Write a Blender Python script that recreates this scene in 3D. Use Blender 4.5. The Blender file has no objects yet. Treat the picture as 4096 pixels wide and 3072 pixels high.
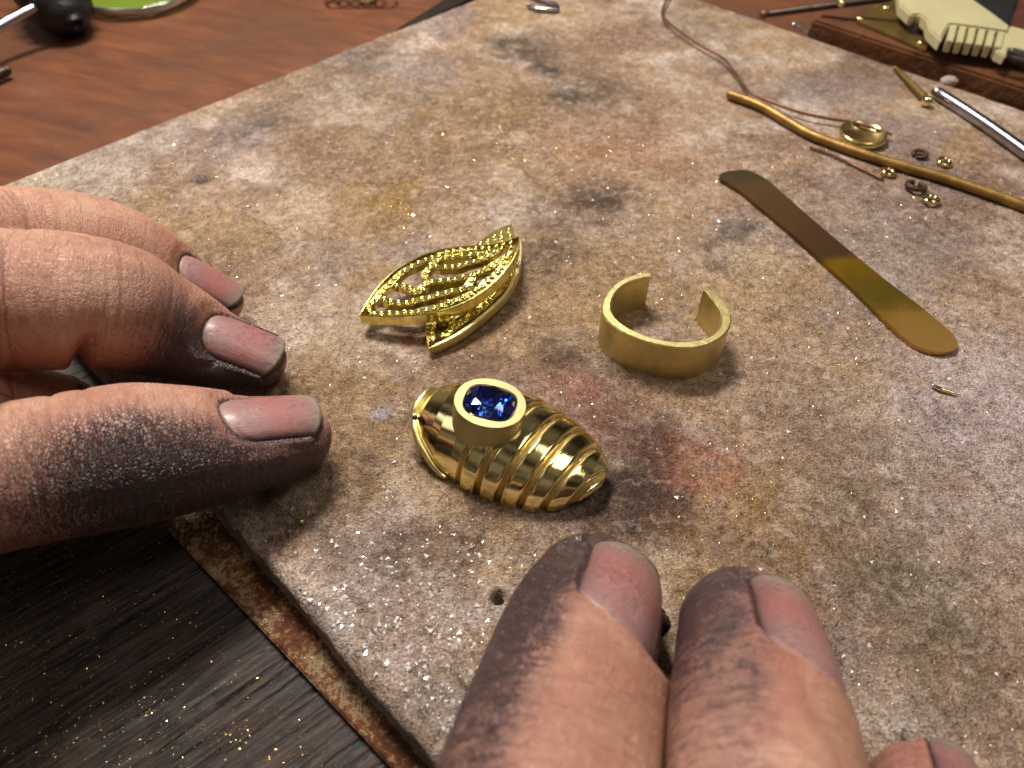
import bpy, bmesh, math, random
import numpy as np
from mathutils import Vector, Matrix, Euler
random.seed(7); RNG = np.random.default_rng(7)
# ------------------------------------------------------------------ camera, world, lamps (1 unit = 1 cm)
scn = bpy.context.scene
scn.unit_settings.scale_length = 0.01
PITCH = math.radians(48.5); FPX = 2936.0; CAMH = 8.0
cam = bpy.data.cameras.new('camera'); camo = bpy.data.objects.new('camera', cam)
scn.collection.objects.link(camo); scn.camera = camo
camo.location = (0, 0, CAMH); camo.rotation_euler = (math.pi/2-PITCH, 0, 0)
cam.sensor_width = 36; cam.lens = FPX/4096*36; cam.clip_start = 0.05; cam.clip_end = 500
cam.dof.use_dof = True; cam.dof.focus_distance = 9.9; cam.dof.aperture_fstop = 0.28
w = bpy.data.worlds.new('World'); scn.world = w; w.use_nodes = True
w.node_tree.nodes['Background'].inputs[0].default_value = (1.0, 0.86, 0.74, 1)
_n = w.node_tree.nodes; _l = w.node_tree.links               # dim unseen room; noise blotches added to vary the gold reflections
_tc = _n.new('ShaderNodeTexCoord'); _nz = _n.new('ShaderNodeTexNoise'); _nz.inputs['Scale'].default_value = 2.6; _nz.inputs['Detail'].default_value = 2.0
_rp = _n.new('ShaderNodeValToRGB'); _e = _rp.color_ramp.elements; _e[0].position = .40; _e[0].color = (.10, .07, .05, 1); _e[1].position = .62; _e[1].color = (1, .88, .74, 1)
_l.new(_tc.outputs['Generated'], _nz.inputs['Vector']); _l.new(_nz.outputs['Fac'], _rp.inputs['Fac']); _l.new(_rp.outputs['Color'], _n['Background'].inputs[0])
_n['Background'].inputs[1].default_value = 0.17
def lamp(name, loc, target, sx, sy, power, col):
    l = bpy.data.lights.new(name, 'AREA'); l.shape = 'RECTANGLE'; l.size = sx; l.size_y = sy
    l.energy = power; l.color = col
    o = bpy.data.objects.new(name, l); scn.collection.objects.link(o)
    o.location = loc; o.rotation_euler = (Vector(target)-Vector(loc)).to_track_quat('-Z', 'Y').to_euler()
    return o
lamp('bench_lamp', (-7, 25, 31), (0, 7, 0), 13, 5.5, 17500, (1.0, 0.93, 0.84))
lamp('high_fill', (45, 10, 95), (0, 8, 0), 45, 25, 20000, (1.0, 0.90, 0.80))  # added soft fill from overhead, no fixture in view
lamp('side_fill', (-60, 20, 75), (0, 6, 0), 40, 40, 6000, (0.97, 0.94, 1.0))  # added weak cool fill from the left, no window in view
scn.view_settings.view_transform = 'Standard'; scn.view_settings.look = 'None'
scn.view_settings.exposure = 0.16; scn.view_settings.gamma = 1.0
# ------------------------------------------------------------------ helpers
K = 4096/2212.0
def P(x, y, h=0.0):
    'point at height h seen at pixel x,y of the 4096 px photograph'
    X = (x-2048)/FPX; Y = -(y-1536)/FPX
    d = np.array([X, Y*math.sin(PITCH)+math.cos(PITCH), Y*math.cos(PITCH)-math.sin(PITCH)])
    return np.array([0, 0, CAMH]) + (CAMH-h)/-d[2]*d
def Q(x, y, h=0.0): return P(x*K, y*K, h)           # pixel of the 2212 px view
def depth(p): return (p[1]*math.cos(PITCH)-(p[2]-CAMH)*math.sin(PITCH))
def s2l(c): return tuple(((v/255/12.92) if v/255 <= .04045 else ((v/255+.055)/1.055)**2.4) for v in c)
def unit(v): return v/np.linalg.norm(v)
def hash2(ix, iy, seed):
    n = (ix.astype(np.int64)*374761393 + iy.astype(np.int64)*668265263 + seed*982451653) & 0x7fffffff
    n = ((n ^ (n >> 13))*1274126177) & 0x7fffffff
    return ((n ^ (n >> 16)) & 0xffff)/65535.0
def vnoise(x, y, seed=0):
    ix = np.floor(x); iy = np.floor(y); fx = x-ix; fy = y-iy
    fx = fx*fx*(3-2*fx); fy = fy*fy*(3-2*fy)
    a = hash2(ix, iy, seed); b = hash2(ix+1, iy, seed); c = hash2(ix, iy+1, seed); d = hash2(ix+1, iy+1, seed)
    return (a*(1-fx)+b*fx)*(1-fy)+(c*(1-fx)+d*fx)*fy
def fbm(x, y, seed=0, octv=4):
    s = 0; a = .5; t = 0
    for i in range(octv):
        s = s+a*vnoise(x*2**i+i*17.3, y*2**i-i*9.1, seed+i*7); t += a; a *= .55
    return s/t
def mesh_np(name, verts, faces, smooth=True):
    me = bpy.data.meshes.new(name)
    if isinstance(faces, np.ndarray):
        n, k = faces.shape
        me.vertices.add(len(verts)); me.vertices.foreach_set('co', np.asarray(verts, np.float32).ravel())
        me.loops.add(n*k); me.loops.foreach_set('vertex_index', faces.astype(np.int32).ravel())
        me.polygons.add(n); me.polygons.foreach_set('loop_start', np.arange(0, n*k, k, dtype=np.int32))
        me.update(calc_edges=True); me.validate()
    else:
        me.from_pydata([tuple(map(float, v)) for v in verts], [], faces); me.update()
    me.polygons.foreach_set('use_smooth', [smooth]*len(me.polygons))
    return me
def link(name, me, mat=None, parent=None):
    o = bpy.data.objects.new(name, me); scn.collection.objects.link(o)
    if mat: me.materials.append(mat)
    if parent: o.parent = parent
    return o
def tag(o, label=None, cat=None, group=None, kind=None):
    for k, v in (('label', label), ('category', cat), ('group', group), ('kind', kind)):
        if v: o[k] = v
    return o
def empty(name, loc, label, cat, group=None):
    o = bpy.data.objects.new(name, None); scn.collection.objects.link(o); o.location = tuple(map(float, loc))
    o.empty_display_size = .3
    return tag(o, label, cat, group)
def localise(verts, root):          # world coordinates -> coordinates of the parent empty
    return np.asarray(verts, float)-np.array(root.location[:])
def grid_faces(nu, nv, closed_u=False, closed_v=False):
    i = np.arange(nu if closed_u else nu-1); j = np.arange(nv if closed_v else nv-1)
    I, J = np.meshgrid(i, j, indexing='ij'); I = I.ravel(); J = J.ravel()
    I2 = (I+1) % nu; J2 = (J+1) % nv
    return np.stack([I*nv+J, I2*nv+J, I2*nv+J2, I*nv+J2], 1)
def setattr_f(me, name, arr):
    a = me.attributes.new(name, 'FLOAT', 'POINT'); a.data.foreach_set('value', np.asarray(arr, np.float32))
def setattr_v(me, name, arr):
    a = me.attributes.new(name, 'FLOAT_VECTOR', 'POINT'); a.data.foreach_set('vector', np.asarray(arr, np.float32).ravel())
def setattr_c(me, name, arr):
    a = me.attributes.new(name, 'FLOAT_COLOR', 'POINT')
    arr = np.concatenate([arr, np.ones((len(arr), 1))], 1); a.data.foreach_set('color', arr.astype(np.float32).ravel())
def spline(pts, n):
    'Catmull-Rom through rows of pts, n samples evenly spaced'
    pts = np.asarray(pts, float)
    p = np.vstack([2*pts[0]-pts[1], pts, 2*pts[-1]-pts[-2]]); out = []
    m = 24
    for i in range(1, len(p)-2):
        t = np.linspace(0, 1, m, endpoint=False)[:, None]
        out.append(.5*((2*p[i])+(-p[i-1]+p[i+1])*t+(2*p[i-1]-5*p[i]+4*p[i+1]-p[i+2])*t**2+(-p[i-1]+3*p[i]-3*p[i+1]+p[i+2])*t**3))
    out = np.vstack(out+[pts[-1:]])
    d = np.r_[0, np.cumsum(np.linalg.norm(np.diff(out[:, :3], axis=0), axis=1))]
    q = np.linspace(0, d[-1], n)
    return np.stack([np.interp(q, d, out[:, k]) for k in range(out.shape[1])], 1)
# ------------------------------------------------------------------ node material helper
class M:
    def __init__(s, name):
        s.m = bpy.data.materials.new(name); s.m.use_nodes = True
        s.n = s.m.node_tree.nodes; s.l = s.m.node_tree.links; s.b = s.n['Principled BSDF']
    def node(s, t, **kw):
        n = s.n.new(t)
        for k, v in kw.items():
            if k.startswith('_'): setattr(n, k[1:], v)
            else: s.put(n.inputs[int(k[1:]) if k[0] == 'i' and k[1:].isdigit() else k.replace('__', ' ')], v)
        return n
    def put(s, sock, v):
        if isinstance(v, bpy.types.NodeSocket): s.l.new(v, sock)
        elif isinstance(v, tuple) and len(v) == 3 and sock.type == 'RGBA': sock.default_value = v+(1,)
        else: sock.default_value = v
    def coord(s, rot=0, scale=(1, 1, 1)):
        t = s.node('ShaderNodeTexCoord'); mr = s.node('ShaderNodeMapping', Vector=t.outputs['Object'])
        mr.inputs['Rotation'].default_value = (0, 0, rot); mp = s.node('ShaderNodeMapping', Vector=mr.outputs[0]); mp.inputs['Scale'].default_value = scale
        return mp.outputs[0]
    def noise(s, vec, scale, detail=4, rough=.55, dist=0):
        return s.node('ShaderNodeTexNoise', Vector=vec, Scale=float(scale), Detail=float(detail), Roughness=float(rough), Distortion=float(dist)).outputs['Fac']
    def ramp(s, fac, stops):
        r = s.node('ShaderNodeValToRGB', Fac=fac); e = r.color_ramp.elements
        while len(e) < len(stops): e.new(.5)
        for q, (p, c) in zip(e, stops):
            q.position = p; q.color = (c if isinstance(c, tuple) else (c, c, c))+(1,)
        return r.outputs['Color']
    def mix(s, f, a, b, mode='MIX'):
        n = s.node('ShaderNodeMix'); n.data_type = 'RGBA'; n.blend_type = mode
        s.put(n.inputs[0], f); s.put(n.inputs[6], a); s.put(n.inputs[7], b); return n.outputs[2]
    def math(s, op, a, b=0.0, c=None, clamp=False):
        n = s.node('ShaderNodeMath'); n.operation = op; n.use_clamp = clamp
        s.put(n.inputs[0], a); s.put(n.inputs[1], b)
        if c is not None: s.put(n.inputs[2], c)
        return n.outputs[0]
    def attr(s, name, out='Fac'):
        n = s.node('ShaderNodeAttribute'); n.attribute_name = name; return n.outputs[out]
    def bump(s, h, dist, strength=1.0, normal=None):
        n = s.node('ShaderNodeBump', Height=h, Distance=float(dist), Strength=strength)
        if normal is not None: s.put(n.inputs['Normal'], normal)
        return n.outputs[0]
    def set(s, **kw):
        for k, v in kw.items(): s.put(s.b.inputs[k.replace('__', ' ')], v)
        return s
def simple(name, col, rough=.5, metal=0., bump=0., bscale=20., var=.25, **kw):
    m = M(name); v = m.coord()
    n = m.noise(v, bscale*.4, 5); c = m.mix(m.ramp(n, [(.3, 0.), (.7, 1.)]), tuple(x*(1-var) for x in col), tuple(min(1, x*(1+var)) for x in col))
    m.set(Base__Color=c, Metallic=metal, Roughness=m.math('MULTIPLY_ADD', m.noise(v, bscale, 3), rough*.5, rough*.75), **kw)
    if bump: m.set(Normal=m.bump(m.noise(v, bscale*2, 4), bump))
    return m.m
# ------------------------------------------------------------------ materials
def mat_slab():
    m = M('fired_soldering_board'); v = m.coord()
    col = m.attr('stain_shade', 'Color'); amp = m.ramp(m.noise(v, 1.1, 4, .6), [(.35, .25), (.65, 1.)])
    n1 = m.noise(v, 3.2, 7, .68); n2 = m.noise(v, 11, 5, .7); n3 = m.noise(v, 30, 2, .6); n4 = m.noise(v, 62, 2, .6)
    c = m.mix(m.ramp(n1, [(.36, 0.), (.64, 1.)]), m.mix(1., col, (.66, .61, .56), 'MULTIPLY'), col)
    lt = m.mix(1., m.mix(1., c, (1.45, 1.42, 1.40), 'MULTIPLY'), (.04, .036, .034), 'ADD'); dk_ = m.mix(1., c, (.40, .34, .30), 'MULTIPLY')
    c = m.mix(m.ramp(n2, [(.50, 0.), (.64, .85)]), c, lt)
    c = m.mix(m.ramp(n2, [(.34, .85), (.47, 0.)]), c, dk_)
    c = m.mix(m.math('MULTIPLY', amp, m.ramp(n3, [(.35, .9), (.46, 0.)])), c, dk_)
    c = m.mix(m.math('MULTIPLY', m.math('SUBTRACT', 1.25, amp), m.ramp(n3, [(.55, 0.), (.66, .85)])), c, m.mix(1., lt, (1.35, 1.35, 1.35), 'MULTIPLY'))
    cr_ = m.node('ShaderNodeTexVoronoi', Vector=m.node('ShaderNodeVectorMath', i0=v, i1=m.node('ShaderNodeTexNoise', Vector=v, Scale=3.0, Detail=5.0).outputs['Color']).outputs[0], Scale=1.7); cr_.feature = 'DISTANCE_TO_EDGE'
    crk = m.math('MULTIPLY', m.math('LESS_THAN', cr_.outputs['Distance'], .016), m.math('GREATER_THAN', m.noise(v, 1.9, 3), .53))
    c = m.mix(m.math('MULTIPLY', crk, .6), c, s2l((70, 54, 44)))
    c = m.mix(m.ramp(n4, [(.36, .5), (.46, 0.)]), c, m.mix(1., c, (.52, .47, .43), 'MULTIPLY'))
    c = m.mix(m.ramp(n4, [(.54, 0.), (.66, .6)]), c, m.mix(1., c, (1.35, 1.35, 1.35), 'MULTIPLY'))
    c = m.mix(1., c, (.95, .93, .90), 'MULTIPLY'); ch = m.noise(v, 5.5, 8, .75, .4); c = m.mix(m.ramp(ch, [(.535, 0.), (.65, .55)]), c, m.mix(.5, lt, s2l((216, 202, 194))))
    # small dark pits
    vo = m.node('ShaderNodeTexVoronoi', Vector=v, Scale=4.5); pit = m.math('LESS_THAN', vo.outputs['Distance'], .075)
    vo2 = m.node('ShaderNodeTexVoronoi', Vector=v, Scale=13.0); sp = m.math('LESS_THAN', vo2.outputs['Distance'], .10)
    sel = m.math('GREATER_THAN', m.noise(v, 2.4, 2), .52)
    pit = m.math('MULTIPLY', m.math('MAXIMUM', pit, m.math('MULTIPLY', sp, sel)), .8)
    c = m.mix(pit, c, s2l((58, 44, 40)))
    m.set(Base__Color=c, Roughness=m.math('MULTIPLY_ADD', n2, .5, .42))
    m.b.inputs['Specular IOR Level'].default_value = .45
    h = m.math('ADD', m.math('MULTIPLY', n2, .9), m.math('ADD', m.math('MULTIPLY', n3, .8), m.math('MULTIPLY', n4, .4)))
    h = m.math('SUBTRACT', h, m.math('MULTIPLY', pit, .6))
    m.set(Normal=m.bump(h, .05)); return m.m
def mat_wood_orange():
    m = M('varnished_brown_wood'); a = math.radians(22)
    v = m.coord(a, (.35, 1.5, 1)); v0 = m.coord()
    g = m.noise(v, 1.6, 7, .62, .6); g2 = m.noise(v, 7, 4, .6)
    c = m.ramp(g, [(.25, s2l((92, 54, 36))), (.5, s2l((118, 72, 46))), (.75, s2l((140, 90, 56)))])
    c = m.mix(m.ramp(g2, [(.5, 0.), (.8, .3)]), c, s2l((78, 46, 32)))
    c = m.mix(m.ramp(m.noise(v0, .33, 4, .6, .5), [(.44, 0.), (.62, .65)]), c, s2l((96, 66, 48)))
    c = m.mix(1., c, (.84, .80, .78), 'MULTIPLY'); m.set(Base__Color=c, Roughness=m.math('MULTIPLY_ADD', g2, .3, .28), Normal=m.bump(g2, .02)); return m.m
def mat_wood_dark(ang):
    m = M('blackened_weathered_wood'); v = m.coord(-ang, (.5, 7, 1)); v0 = m.coord()
    g = m.noise(v, 2.2, 6, .65, .3); n = m.noise(v0, 1.0, 5, .6)
    c = m.ramp(g, [(.38, s2l((20, 15, 13))), (.5, s2l((50, 39, 35))), (.66, s2l((84, 68, 61)))])
    c = m.mix(m.ramp(n, [(.5, 0.), (.72, .55)]), c, s2l((80, 60, 38)))
    c = m.mix(m.ramp(m.noise(v0, 2.6, 4), [(.56, 0.), (.7, .5)]), c, s2l((78, 72, 70)))
    m.set(Base__Color=c, Roughness=m.math('MULTIPLY_ADD', g, .4, .26), Normal=m.bump(g, .05)); return m.m
def mat_rust():
    m = M('rusty_metal'); v = m.coord()
    n = m.noise(v, 3.0, 7, .68); n2 = m.noise(v, 14, 5, .7)
    c = m.ramp(n, [(.34, s2l((70, 40, 28))), (.5, s2l((126, 74, 38))), (.62, s2l((112, 74, 60))), (.74, s2l((150, 96, 46)))])
    sh = m.ramp(m.math('ADD', m.math('MULTIPLY', n2, .6), m.math('MULTIPLY', n, .5)), [(.555, 0.), (.64, .95)])
    c = m.mix(sh, c, s2l((236, 206, 160)))
    m.set(Base__Color=c, Metallic=m.math('MULTIPLY', sh, .85), Roughness=m.math('MULTIPLY_ADD', sh, -.26, .5), Normal=m.bump(n2, .09)); return m.m
def mat_gold(name, col, rough, brush=0., bump=.004, scale=18, rot=0, stretch=(1, 1, 12), var=.12):
    m = M(name); v = m.coord(rot, stretch); v0 = m.coord()
    n = m.noise(v, scale, 4, .6); n0 = m.noise(v0, 2.6, 4)
    c = m.mix(m.ramp(n0, [(.35, 0.), (.65, 1.)]), tuple(x*(1-var) for x in col), col)
    m.set(Base__Color=c, Metallic=1., Roughness=m.math('ADD', m.math('MULTIPLY', n, brush), rough))
    if bump: m.set(Normal=m.bump(n, bump))
    return m.m
GOLD = (.86, .64, .235)
gold_polish = mat_gold('polished_gold', (.93, .78, .37), .055, .05, .0012, 9, 0, (1, 1, 1))
gold_satin = mat_gold('satin_gold', (.77, .65, .28), .32, .16, .005, 9, 0, (1.5, 1.5, 9), .28)
gold_cast = mat_gold('cast_yellow_gold', (.82, .70, .22), .11, .10, .002, 16, 0, (1, 1, 1), .2)
gold_brush = mat_gold('filed_gold', (.80, .69, .32), .30, .15, .012, 10, .7, (12, 1, 1), .15)
gold_groove = mat_gold('matte_gold', (.72, .50, .17), .38, .2, .02, 30, 0, (1, 1, 1), .3)
brass_dull = simple('dull_brass', s2l((146, 116, 62)), .48, .7, .006, 10, .3)
brass_old = simple('tarnished_brass', s2l((120, 98, 52)), .45, .7, .02, 6, .35)
copper_wire = simple('oxidised_wire', s2l((120, 84, 66)), .4, .75, .01, 14, .35)
steel = simple('steel', s2l((176, 172, 182)), .22, 1., .0005, 12, .1)
dark_steel = simple('dark_steel', s2l((66, 56, 50)), .4, .7, .01, 10, .3)
rubber = simple('black_rubber', (.012, .012, .014), .45, 0., .03, 5, .3)
cream = simple('cream_plastic', s2l((184, 176, 136)), .45, 0., .006, 3, .08)
plank_m = simple('stained_plank', s2l((96, 58, 30)), .5, 0., .05, 3, .4)
# ------------------------------------------------------------------ soldering board
A0 = np.array([-10.40, 11.636]); E1 = unit(np.array([.7076, -.7066])); E2 = unit(np.array([.7028, .7114]))
L1, L2, TH = 21.0, 17.66, .5
STAINS_SHADE = [(1400,1010,.55,(66,44,36),.95),(1345,1120,.42,(64,46,36),.95),(1430,1090,.3,(58,44,36),.9),(1385,1060,.62,(70,46,36),.95),(1330,1130,.4,(84,60,46),.8),(1270,840,.55,(116,82,64),.6),(1300,930,.5,(122,74,60),.6),(1150,110,.6,(84,72,62),.5),(1290,440,.8,(104,82,64),.5),(2050,1250,1.0,(188,172,160),.6),(1950,1550,.8,(176,160,148),.6),(1750,1180,.6,(180,160,140),.5),(2150,1000,.9,(192,178,176),.6),(1800,900,.8,(182,164,154),.5),(1150,250,2.0,(168,138,98),.5),(900,300,2.2,(160,132,98),.5),(600,900,.8,(130,104,80),.5),(2120,900,1.0,(190,176,178),.7),(1950,1000,.8,(176,160,158),.5),(780,1160,.4,(176,160,150),.5),(250,300,.9,(196,186,180),.6),(860,1290,.5,(176,158,152),.6),(1840,1010,1.0,(140,118,94),.4),(1030,1100,.5,(140,114,92),.5),  # px, py (2212 view), radius cm, sRGB, strength; burn by stone ring includes painted shadow
 (1130,105,.9,(92,78,66),.7),(1240,200,1.0,(88,74,62),.6),(1030,250,1.6,(140,112,76),.5),(1330,330,1.1,(168,128,100),.5),(1410,330,.6,(174,128,104),.4),
 (760,140,1.3,(112,100,90),.5),(120,370,1.3,(196,186,180),.85),(240,330,1.0,(188,176,170),.7),(60,400,.8,(205,190,172),.6),(700,215,.9,(182,168,152),.5),(560,260,.8,(104,96,90),.55),
 (425,388,.22,(70,56,46),.8),(840,440,.8,(168,134,70),.55),(780,500,.7,(160,130,90),.4),(1290,430,.6,(84,68,54),.75),(1220,470,.9,(112,86,64),.55),(1600,500,.40,(78,70,66),.6),(1545,545,.5,(94,82,76),.5),(1180,560,.6,(92,70,54),.5),
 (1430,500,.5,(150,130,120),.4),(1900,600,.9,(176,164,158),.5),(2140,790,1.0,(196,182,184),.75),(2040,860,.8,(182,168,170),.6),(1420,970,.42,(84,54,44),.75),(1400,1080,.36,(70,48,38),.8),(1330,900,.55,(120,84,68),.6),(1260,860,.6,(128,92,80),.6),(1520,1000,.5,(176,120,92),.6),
 (1640,1090,.45,(160,126,66),.5),(850,1200,.45,(112,92,88),.7),(980,1190,.5,(124,106,98),.5),(720,1180,.4,(150,134,128),.5),(900,1380,.5,(190,172,166),.8),(800,1250,.35,(170,154,150),.6),(990,1520,.4,(176,164,158),.6),
 (1200,770,.35,(100,80,66),.7),(1290,790,.35,(104,84,70),.6),(1235,830,.4,(160,116,98),.6),(880,735,.14,(128,62,44),.7),(822,893,.13,(170,172,196),.9),(1667,1195,.09,(80,76,80),.9),(1960,1595,.07,(62,50,40),.9),(1945,1545,.18,(206,196,192),.9),(2110,1540,.4,(180,168,160),.5),
 (1880,1200,.9,(122,108,88),.6),(2000,1330,.7,(110,98,76),.5),(1700,1150,.7,(150,118,80),.5),(2100,1100,.8,(176,160,156),.5),(640,650,.8,(176,150,124),.5),(600,580,.8,(168,142,114),.5),(780,1000,.6,(126,104,84),.5),(640,1100,.5,(112,90,72),.5),
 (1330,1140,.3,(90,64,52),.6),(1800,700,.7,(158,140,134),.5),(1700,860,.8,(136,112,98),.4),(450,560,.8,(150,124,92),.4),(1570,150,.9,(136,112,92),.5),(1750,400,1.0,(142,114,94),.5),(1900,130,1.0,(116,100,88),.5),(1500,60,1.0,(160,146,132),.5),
 (1180,150,.35,(64,54,46),.75),(1230,205,.35,(70,58,48),.6),(2050,450,.9,(132,108,88),.5),(2080,1500,.45,(128,110,86),.5),(1450,1130,.3,(112,84,60),.6),(560,1090,.3,(96,80,60),.6),(1030,790,.5,(120,92,72),.5),(700,800,.5,(150,120,84),.5)]
def stain_shade_col(X, Y):
    base = np.array(s2l((182, 157, 135))); lite = np.array(s2l((208, 192, 181))); dark = np.array(s2l((150, 123, 102)))
    f1 = np.clip((fbm(X*.55, Y*.55, 1, 5)-.40)*4.5, 0, 1)[:, None]; f2 = np.clip((fbm(X*.8+9, Y*.8, 5, 5)-.52)*5, 0, 1)[:, None]
    c = dark*(1-f1)+base*f1; c = c*(1-f2)+lite*f2
    f3 = np.clip((fbm(X*.45+31, Y*.45, 11, 4)-.58)*6, 0, .4)[:, None]; c = c*(1-f3)+np.array(s2l((174, 146, 92)))*f3
    f4 = np.clip((fbm(X*.5-31, Y*.5+8, 21, 4)-.58)*6, 0, .5)[:, None]; c = c*(1-f4)+np.array(s2l((150, 140, 146)))*f4
    DT = np.clip((fbm(X*3.2, Y*3.2, 77, 5)-.28)*2.2, 0, 1)
    for px, py, r, sc, st in STAINS_SHADE:
        p = Q(px, py); dx = X-p[0]; dy = Y-p[1]
        wob = .7+.6*fbm(X*1.7/r**.5+px, Y*1.7/r**.5, 3, 3)
        g = np.exp(-((dx*dx+dy*dy)/(r*r)*wob**2)**1.25)*min(1, st*1.2)
        g = np.clip(g*(.35+1.25*DT), 0, 1); c = c*(1-g[:, None])+np.array(s2l(sc))*g[:, None]
    return c
def zslab(X, Y): return (fbm(X*4, Y*4, 50, 3)-.5)*.022+(fbm(X*.5, Y*.5, 51, 2)-.5)*.02
def build_slab():
    root = empty('soldering_board', (A0[0], A0[1], -TH), 'large heat-stained stone coloured soldering board under the jewellery, hands and wires', 'soldering board')
    nu, nv = 620, 520
    u = np.linspace(0, L1, nu); v = np.linspace(0, L2, nv)
    U, V = np.meshgrid(u, v, indexing='ij')
    X = (A0[0]+E1[0]*U+E2[0]*V).ravel(); Y = (A0[1]+E1[1]*U+E2[1]*V).ravel()
    e = np.minimum(np.minimum(U, L1-U), np.minimum(V, L2-V)).ravel()
    worn = .10+.12*fbm(X*.9, Y*.9, 44, 4)
    Z = -np.clip(1-e/worn, 0, 1)**2*(.07+.10*fbm(X*1.6, Y*1.6, 45, 3))
    Z += zslab(X, Y)
    hp = Q(1076, 1290); d = np.hypot(X-hp[0], Y-hp[1]); Z -= .30*np.exp(-(d/.075)**4)
    for (px, py, r, dz) in ((1960,1597,.08,.09),(1667,1196,.1,.03),(425,388,.15,.05)):
        hp = Q(px, py); d = np.hypot(X-hp[0], Y-hp[1]); Z -= dz*np.exp(-(d/r)**2)
    # outline wobble
    inn = unit(np.array([1, 1.]))
    wob = (fbm(X*1.1, Y*1.1, 61, 5)-.5)*.16*(e < .02)
    X2 = X+wob*.7; Y2 = Y-wob*.2
    top = np.stack([X2, Y2, Z], 1)
    F = grid_faces(nu, nv)[:, ::-1]
    # side skirt
    idx = np.arange(nu*nv).reshape(nu, nv)
    ring = np.concatenate([idx[:, 0], idx[-1, 1:], idx[-2::-1, -1], idx[0, -2:0:-1]])
    rows = [ring]; verts = [top]; base = len(top); n = len(ring); sides = []
    for k, zz in enumerate((-.14, -.24, -.34, -.44, -TH+.003)):
        rv = top[ring].copy(); rv[:, 2] = zz+(vnoise(rv[:, 0]*6, rv[:, 1]*6+k*9, 70)-.5)*.03*(k < 4)
        nn = (fbm(rv[:, 0]*3+k*5, rv[:, 1]*3, 71, 3)-.5)*.05-.004*k
        cen = np.array([A0[0]+E1[0]*L1/2+E2[0]*L2/2, A0[1]+E1[1]*L1/2+E2[1]*L2/2])
        dd = rv[:, :2]-cen; dd /= np.linalg.norm(dd, axis=1)[:, None]; rv[:, :2] -= dd*nn[:, None]
        verts.append(rv); new = np.arange(base, base+n); base += n
        a = rows[-1]; sides.append(np.stack([a, new, np.roll(new, -1), np.roll(a, -1)], 1)); rows.append(new)
    V_ = np.vstack(verts); F_ = np.vstack([F[:, ::-1]]+[s for s in sides])
    me = mesh_np('board', localise(V_, root), F_)
    setattr_c(me, 'stain_shade', np.clip(stain_shade_col(V_[:, 0], V_[:, 1]), 0, 1)*(1-np.clip((-.06-V_[:, 2:3])/.08, 0, 1))+np.array(s2l((150, 138, 124)))*np.clip((-.06-V_[:, 2:3])/.08, 0, 1))  # board side greyed: its shade is put into the colour
    link('board', me, mat_slab(), root)
    return root
build_slab()
# ------------------------------------------------------------------ bench surfaces
def box_poly(name, poly, z0, z1, mat, parent=None, bevel=.02, smooth=False):
    poly = [np.asarray(p, float)[:2] for p in poly]; n = len(poly)
    off = np.array(parent.location[:]) if parent else np.zeros(3)
    vs = [(*(p-off[:2]), z0-off[2]) for p in poly]+[(*(p-off[:2]), z1-off[2]) for p in poly]
    bm = bmesh.new(); bv = [bm.verts.new(v) for v in vs]
    bm.faces.new(bv[:n][::-1]); bm.faces.new(bv[n:])
    for i in range(n): bm.faces.new((bv[i], bv[(i+1) % n], bv[n+(i+1) % n], bv[n+i]))
    bmesh.ops.recalc_face_normals(bm, faces=bm.faces)
    if bevel: bmesh.ops.bevel(bm, geom=bm.edges[:], offset=bevel, segments=2, affect='EDGES', clamp_overlap=True)
    me = bpy.data.meshes.new(name); bm.to_mesh(me); bm.free()
    if smooth: me.polygons.foreach_set('use_smooth', [True]*len(me.polygons))
    return link(name, me, mat, parent)
ZB = -TH-.10
yj = 9.2
bt = box_poly('bench_top', [(-40, yj), (40, yj), (40, 60), (-40, 60)], ZB-2, ZB, mat_wood_orange(), None, .05); tag(bt, kind='structure')
gd = P(1117, 2740, ZB)-P(860, 2925, ZB); GA = math.atan2(gd[1], gd[0])
def build_pin():
    nx, ny = 760, 640
    x = np.linspace(-13, 5, nx); y = np.linspace(-4, yj-.02, ny); X, Y = np.meshgrid(x, y, indexing='ij')
    a = X*math.cos(GA)+Y*math.sin(GA); b = -X*math.sin(GA)+Y*math.cos(GA)
    bb = b+.12*np.sin(a*.6+b*.4)+.3*fbm(a*.35, b*.5, 90, 3)
    rg = 1-np.abs(2*vnoise(bb*6.5, a*.16, 91)-1); rg = np.clip((rg-.62)*3.2, 0, 1)
    rg2 = np.clip((1-np.abs(2*vnoise(bb*13, a*.35, 93)-1)-.78)*4.5, 0, 1)
    sel = np.clip((fbm(a*.3+4, b*.4, 97, 3)-.38)*5, 0.15, 1)
    Z = ZB-.06*rg*sel-.04*rg2+(fbm(X*.8, Y*.8, 95, 3)-.5)*.03
    V = np.stack([X.ravel(), Y.ravel(), Z.ravel()], 1)
    me = mesh_np('bench_pin', V, grid_faces(nx, ny))
    o = link('bench_pin', me, mat_wood_dark(GA)); return tag(o, 'dark weathered grooved wooden bench surface sprinkled with gold filings, lower left', 'wooden board')
build_pin()
# rusty strip under the slab edge
sp = [P(752, 2205, ZB+.09), P(1600, 3105, ZB+.09)]
dv = unit(sp[1]-sp[0]); s0 = sp[0]-dv*0.6; s1 = sp[1]+dv*3; nrm = np.array([-dv[1], dv[0], 0])
rs = box_poly('metal_strip', [s0, s1, s1+nrm*1.6, s0+nrm*1.6], ZB+.002, ZB+.097, mat_rust(), None, .02)
tag(rs, 'rusty brown metal strip lying under the near left edge of the soldering board', 'metal strip')
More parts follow.
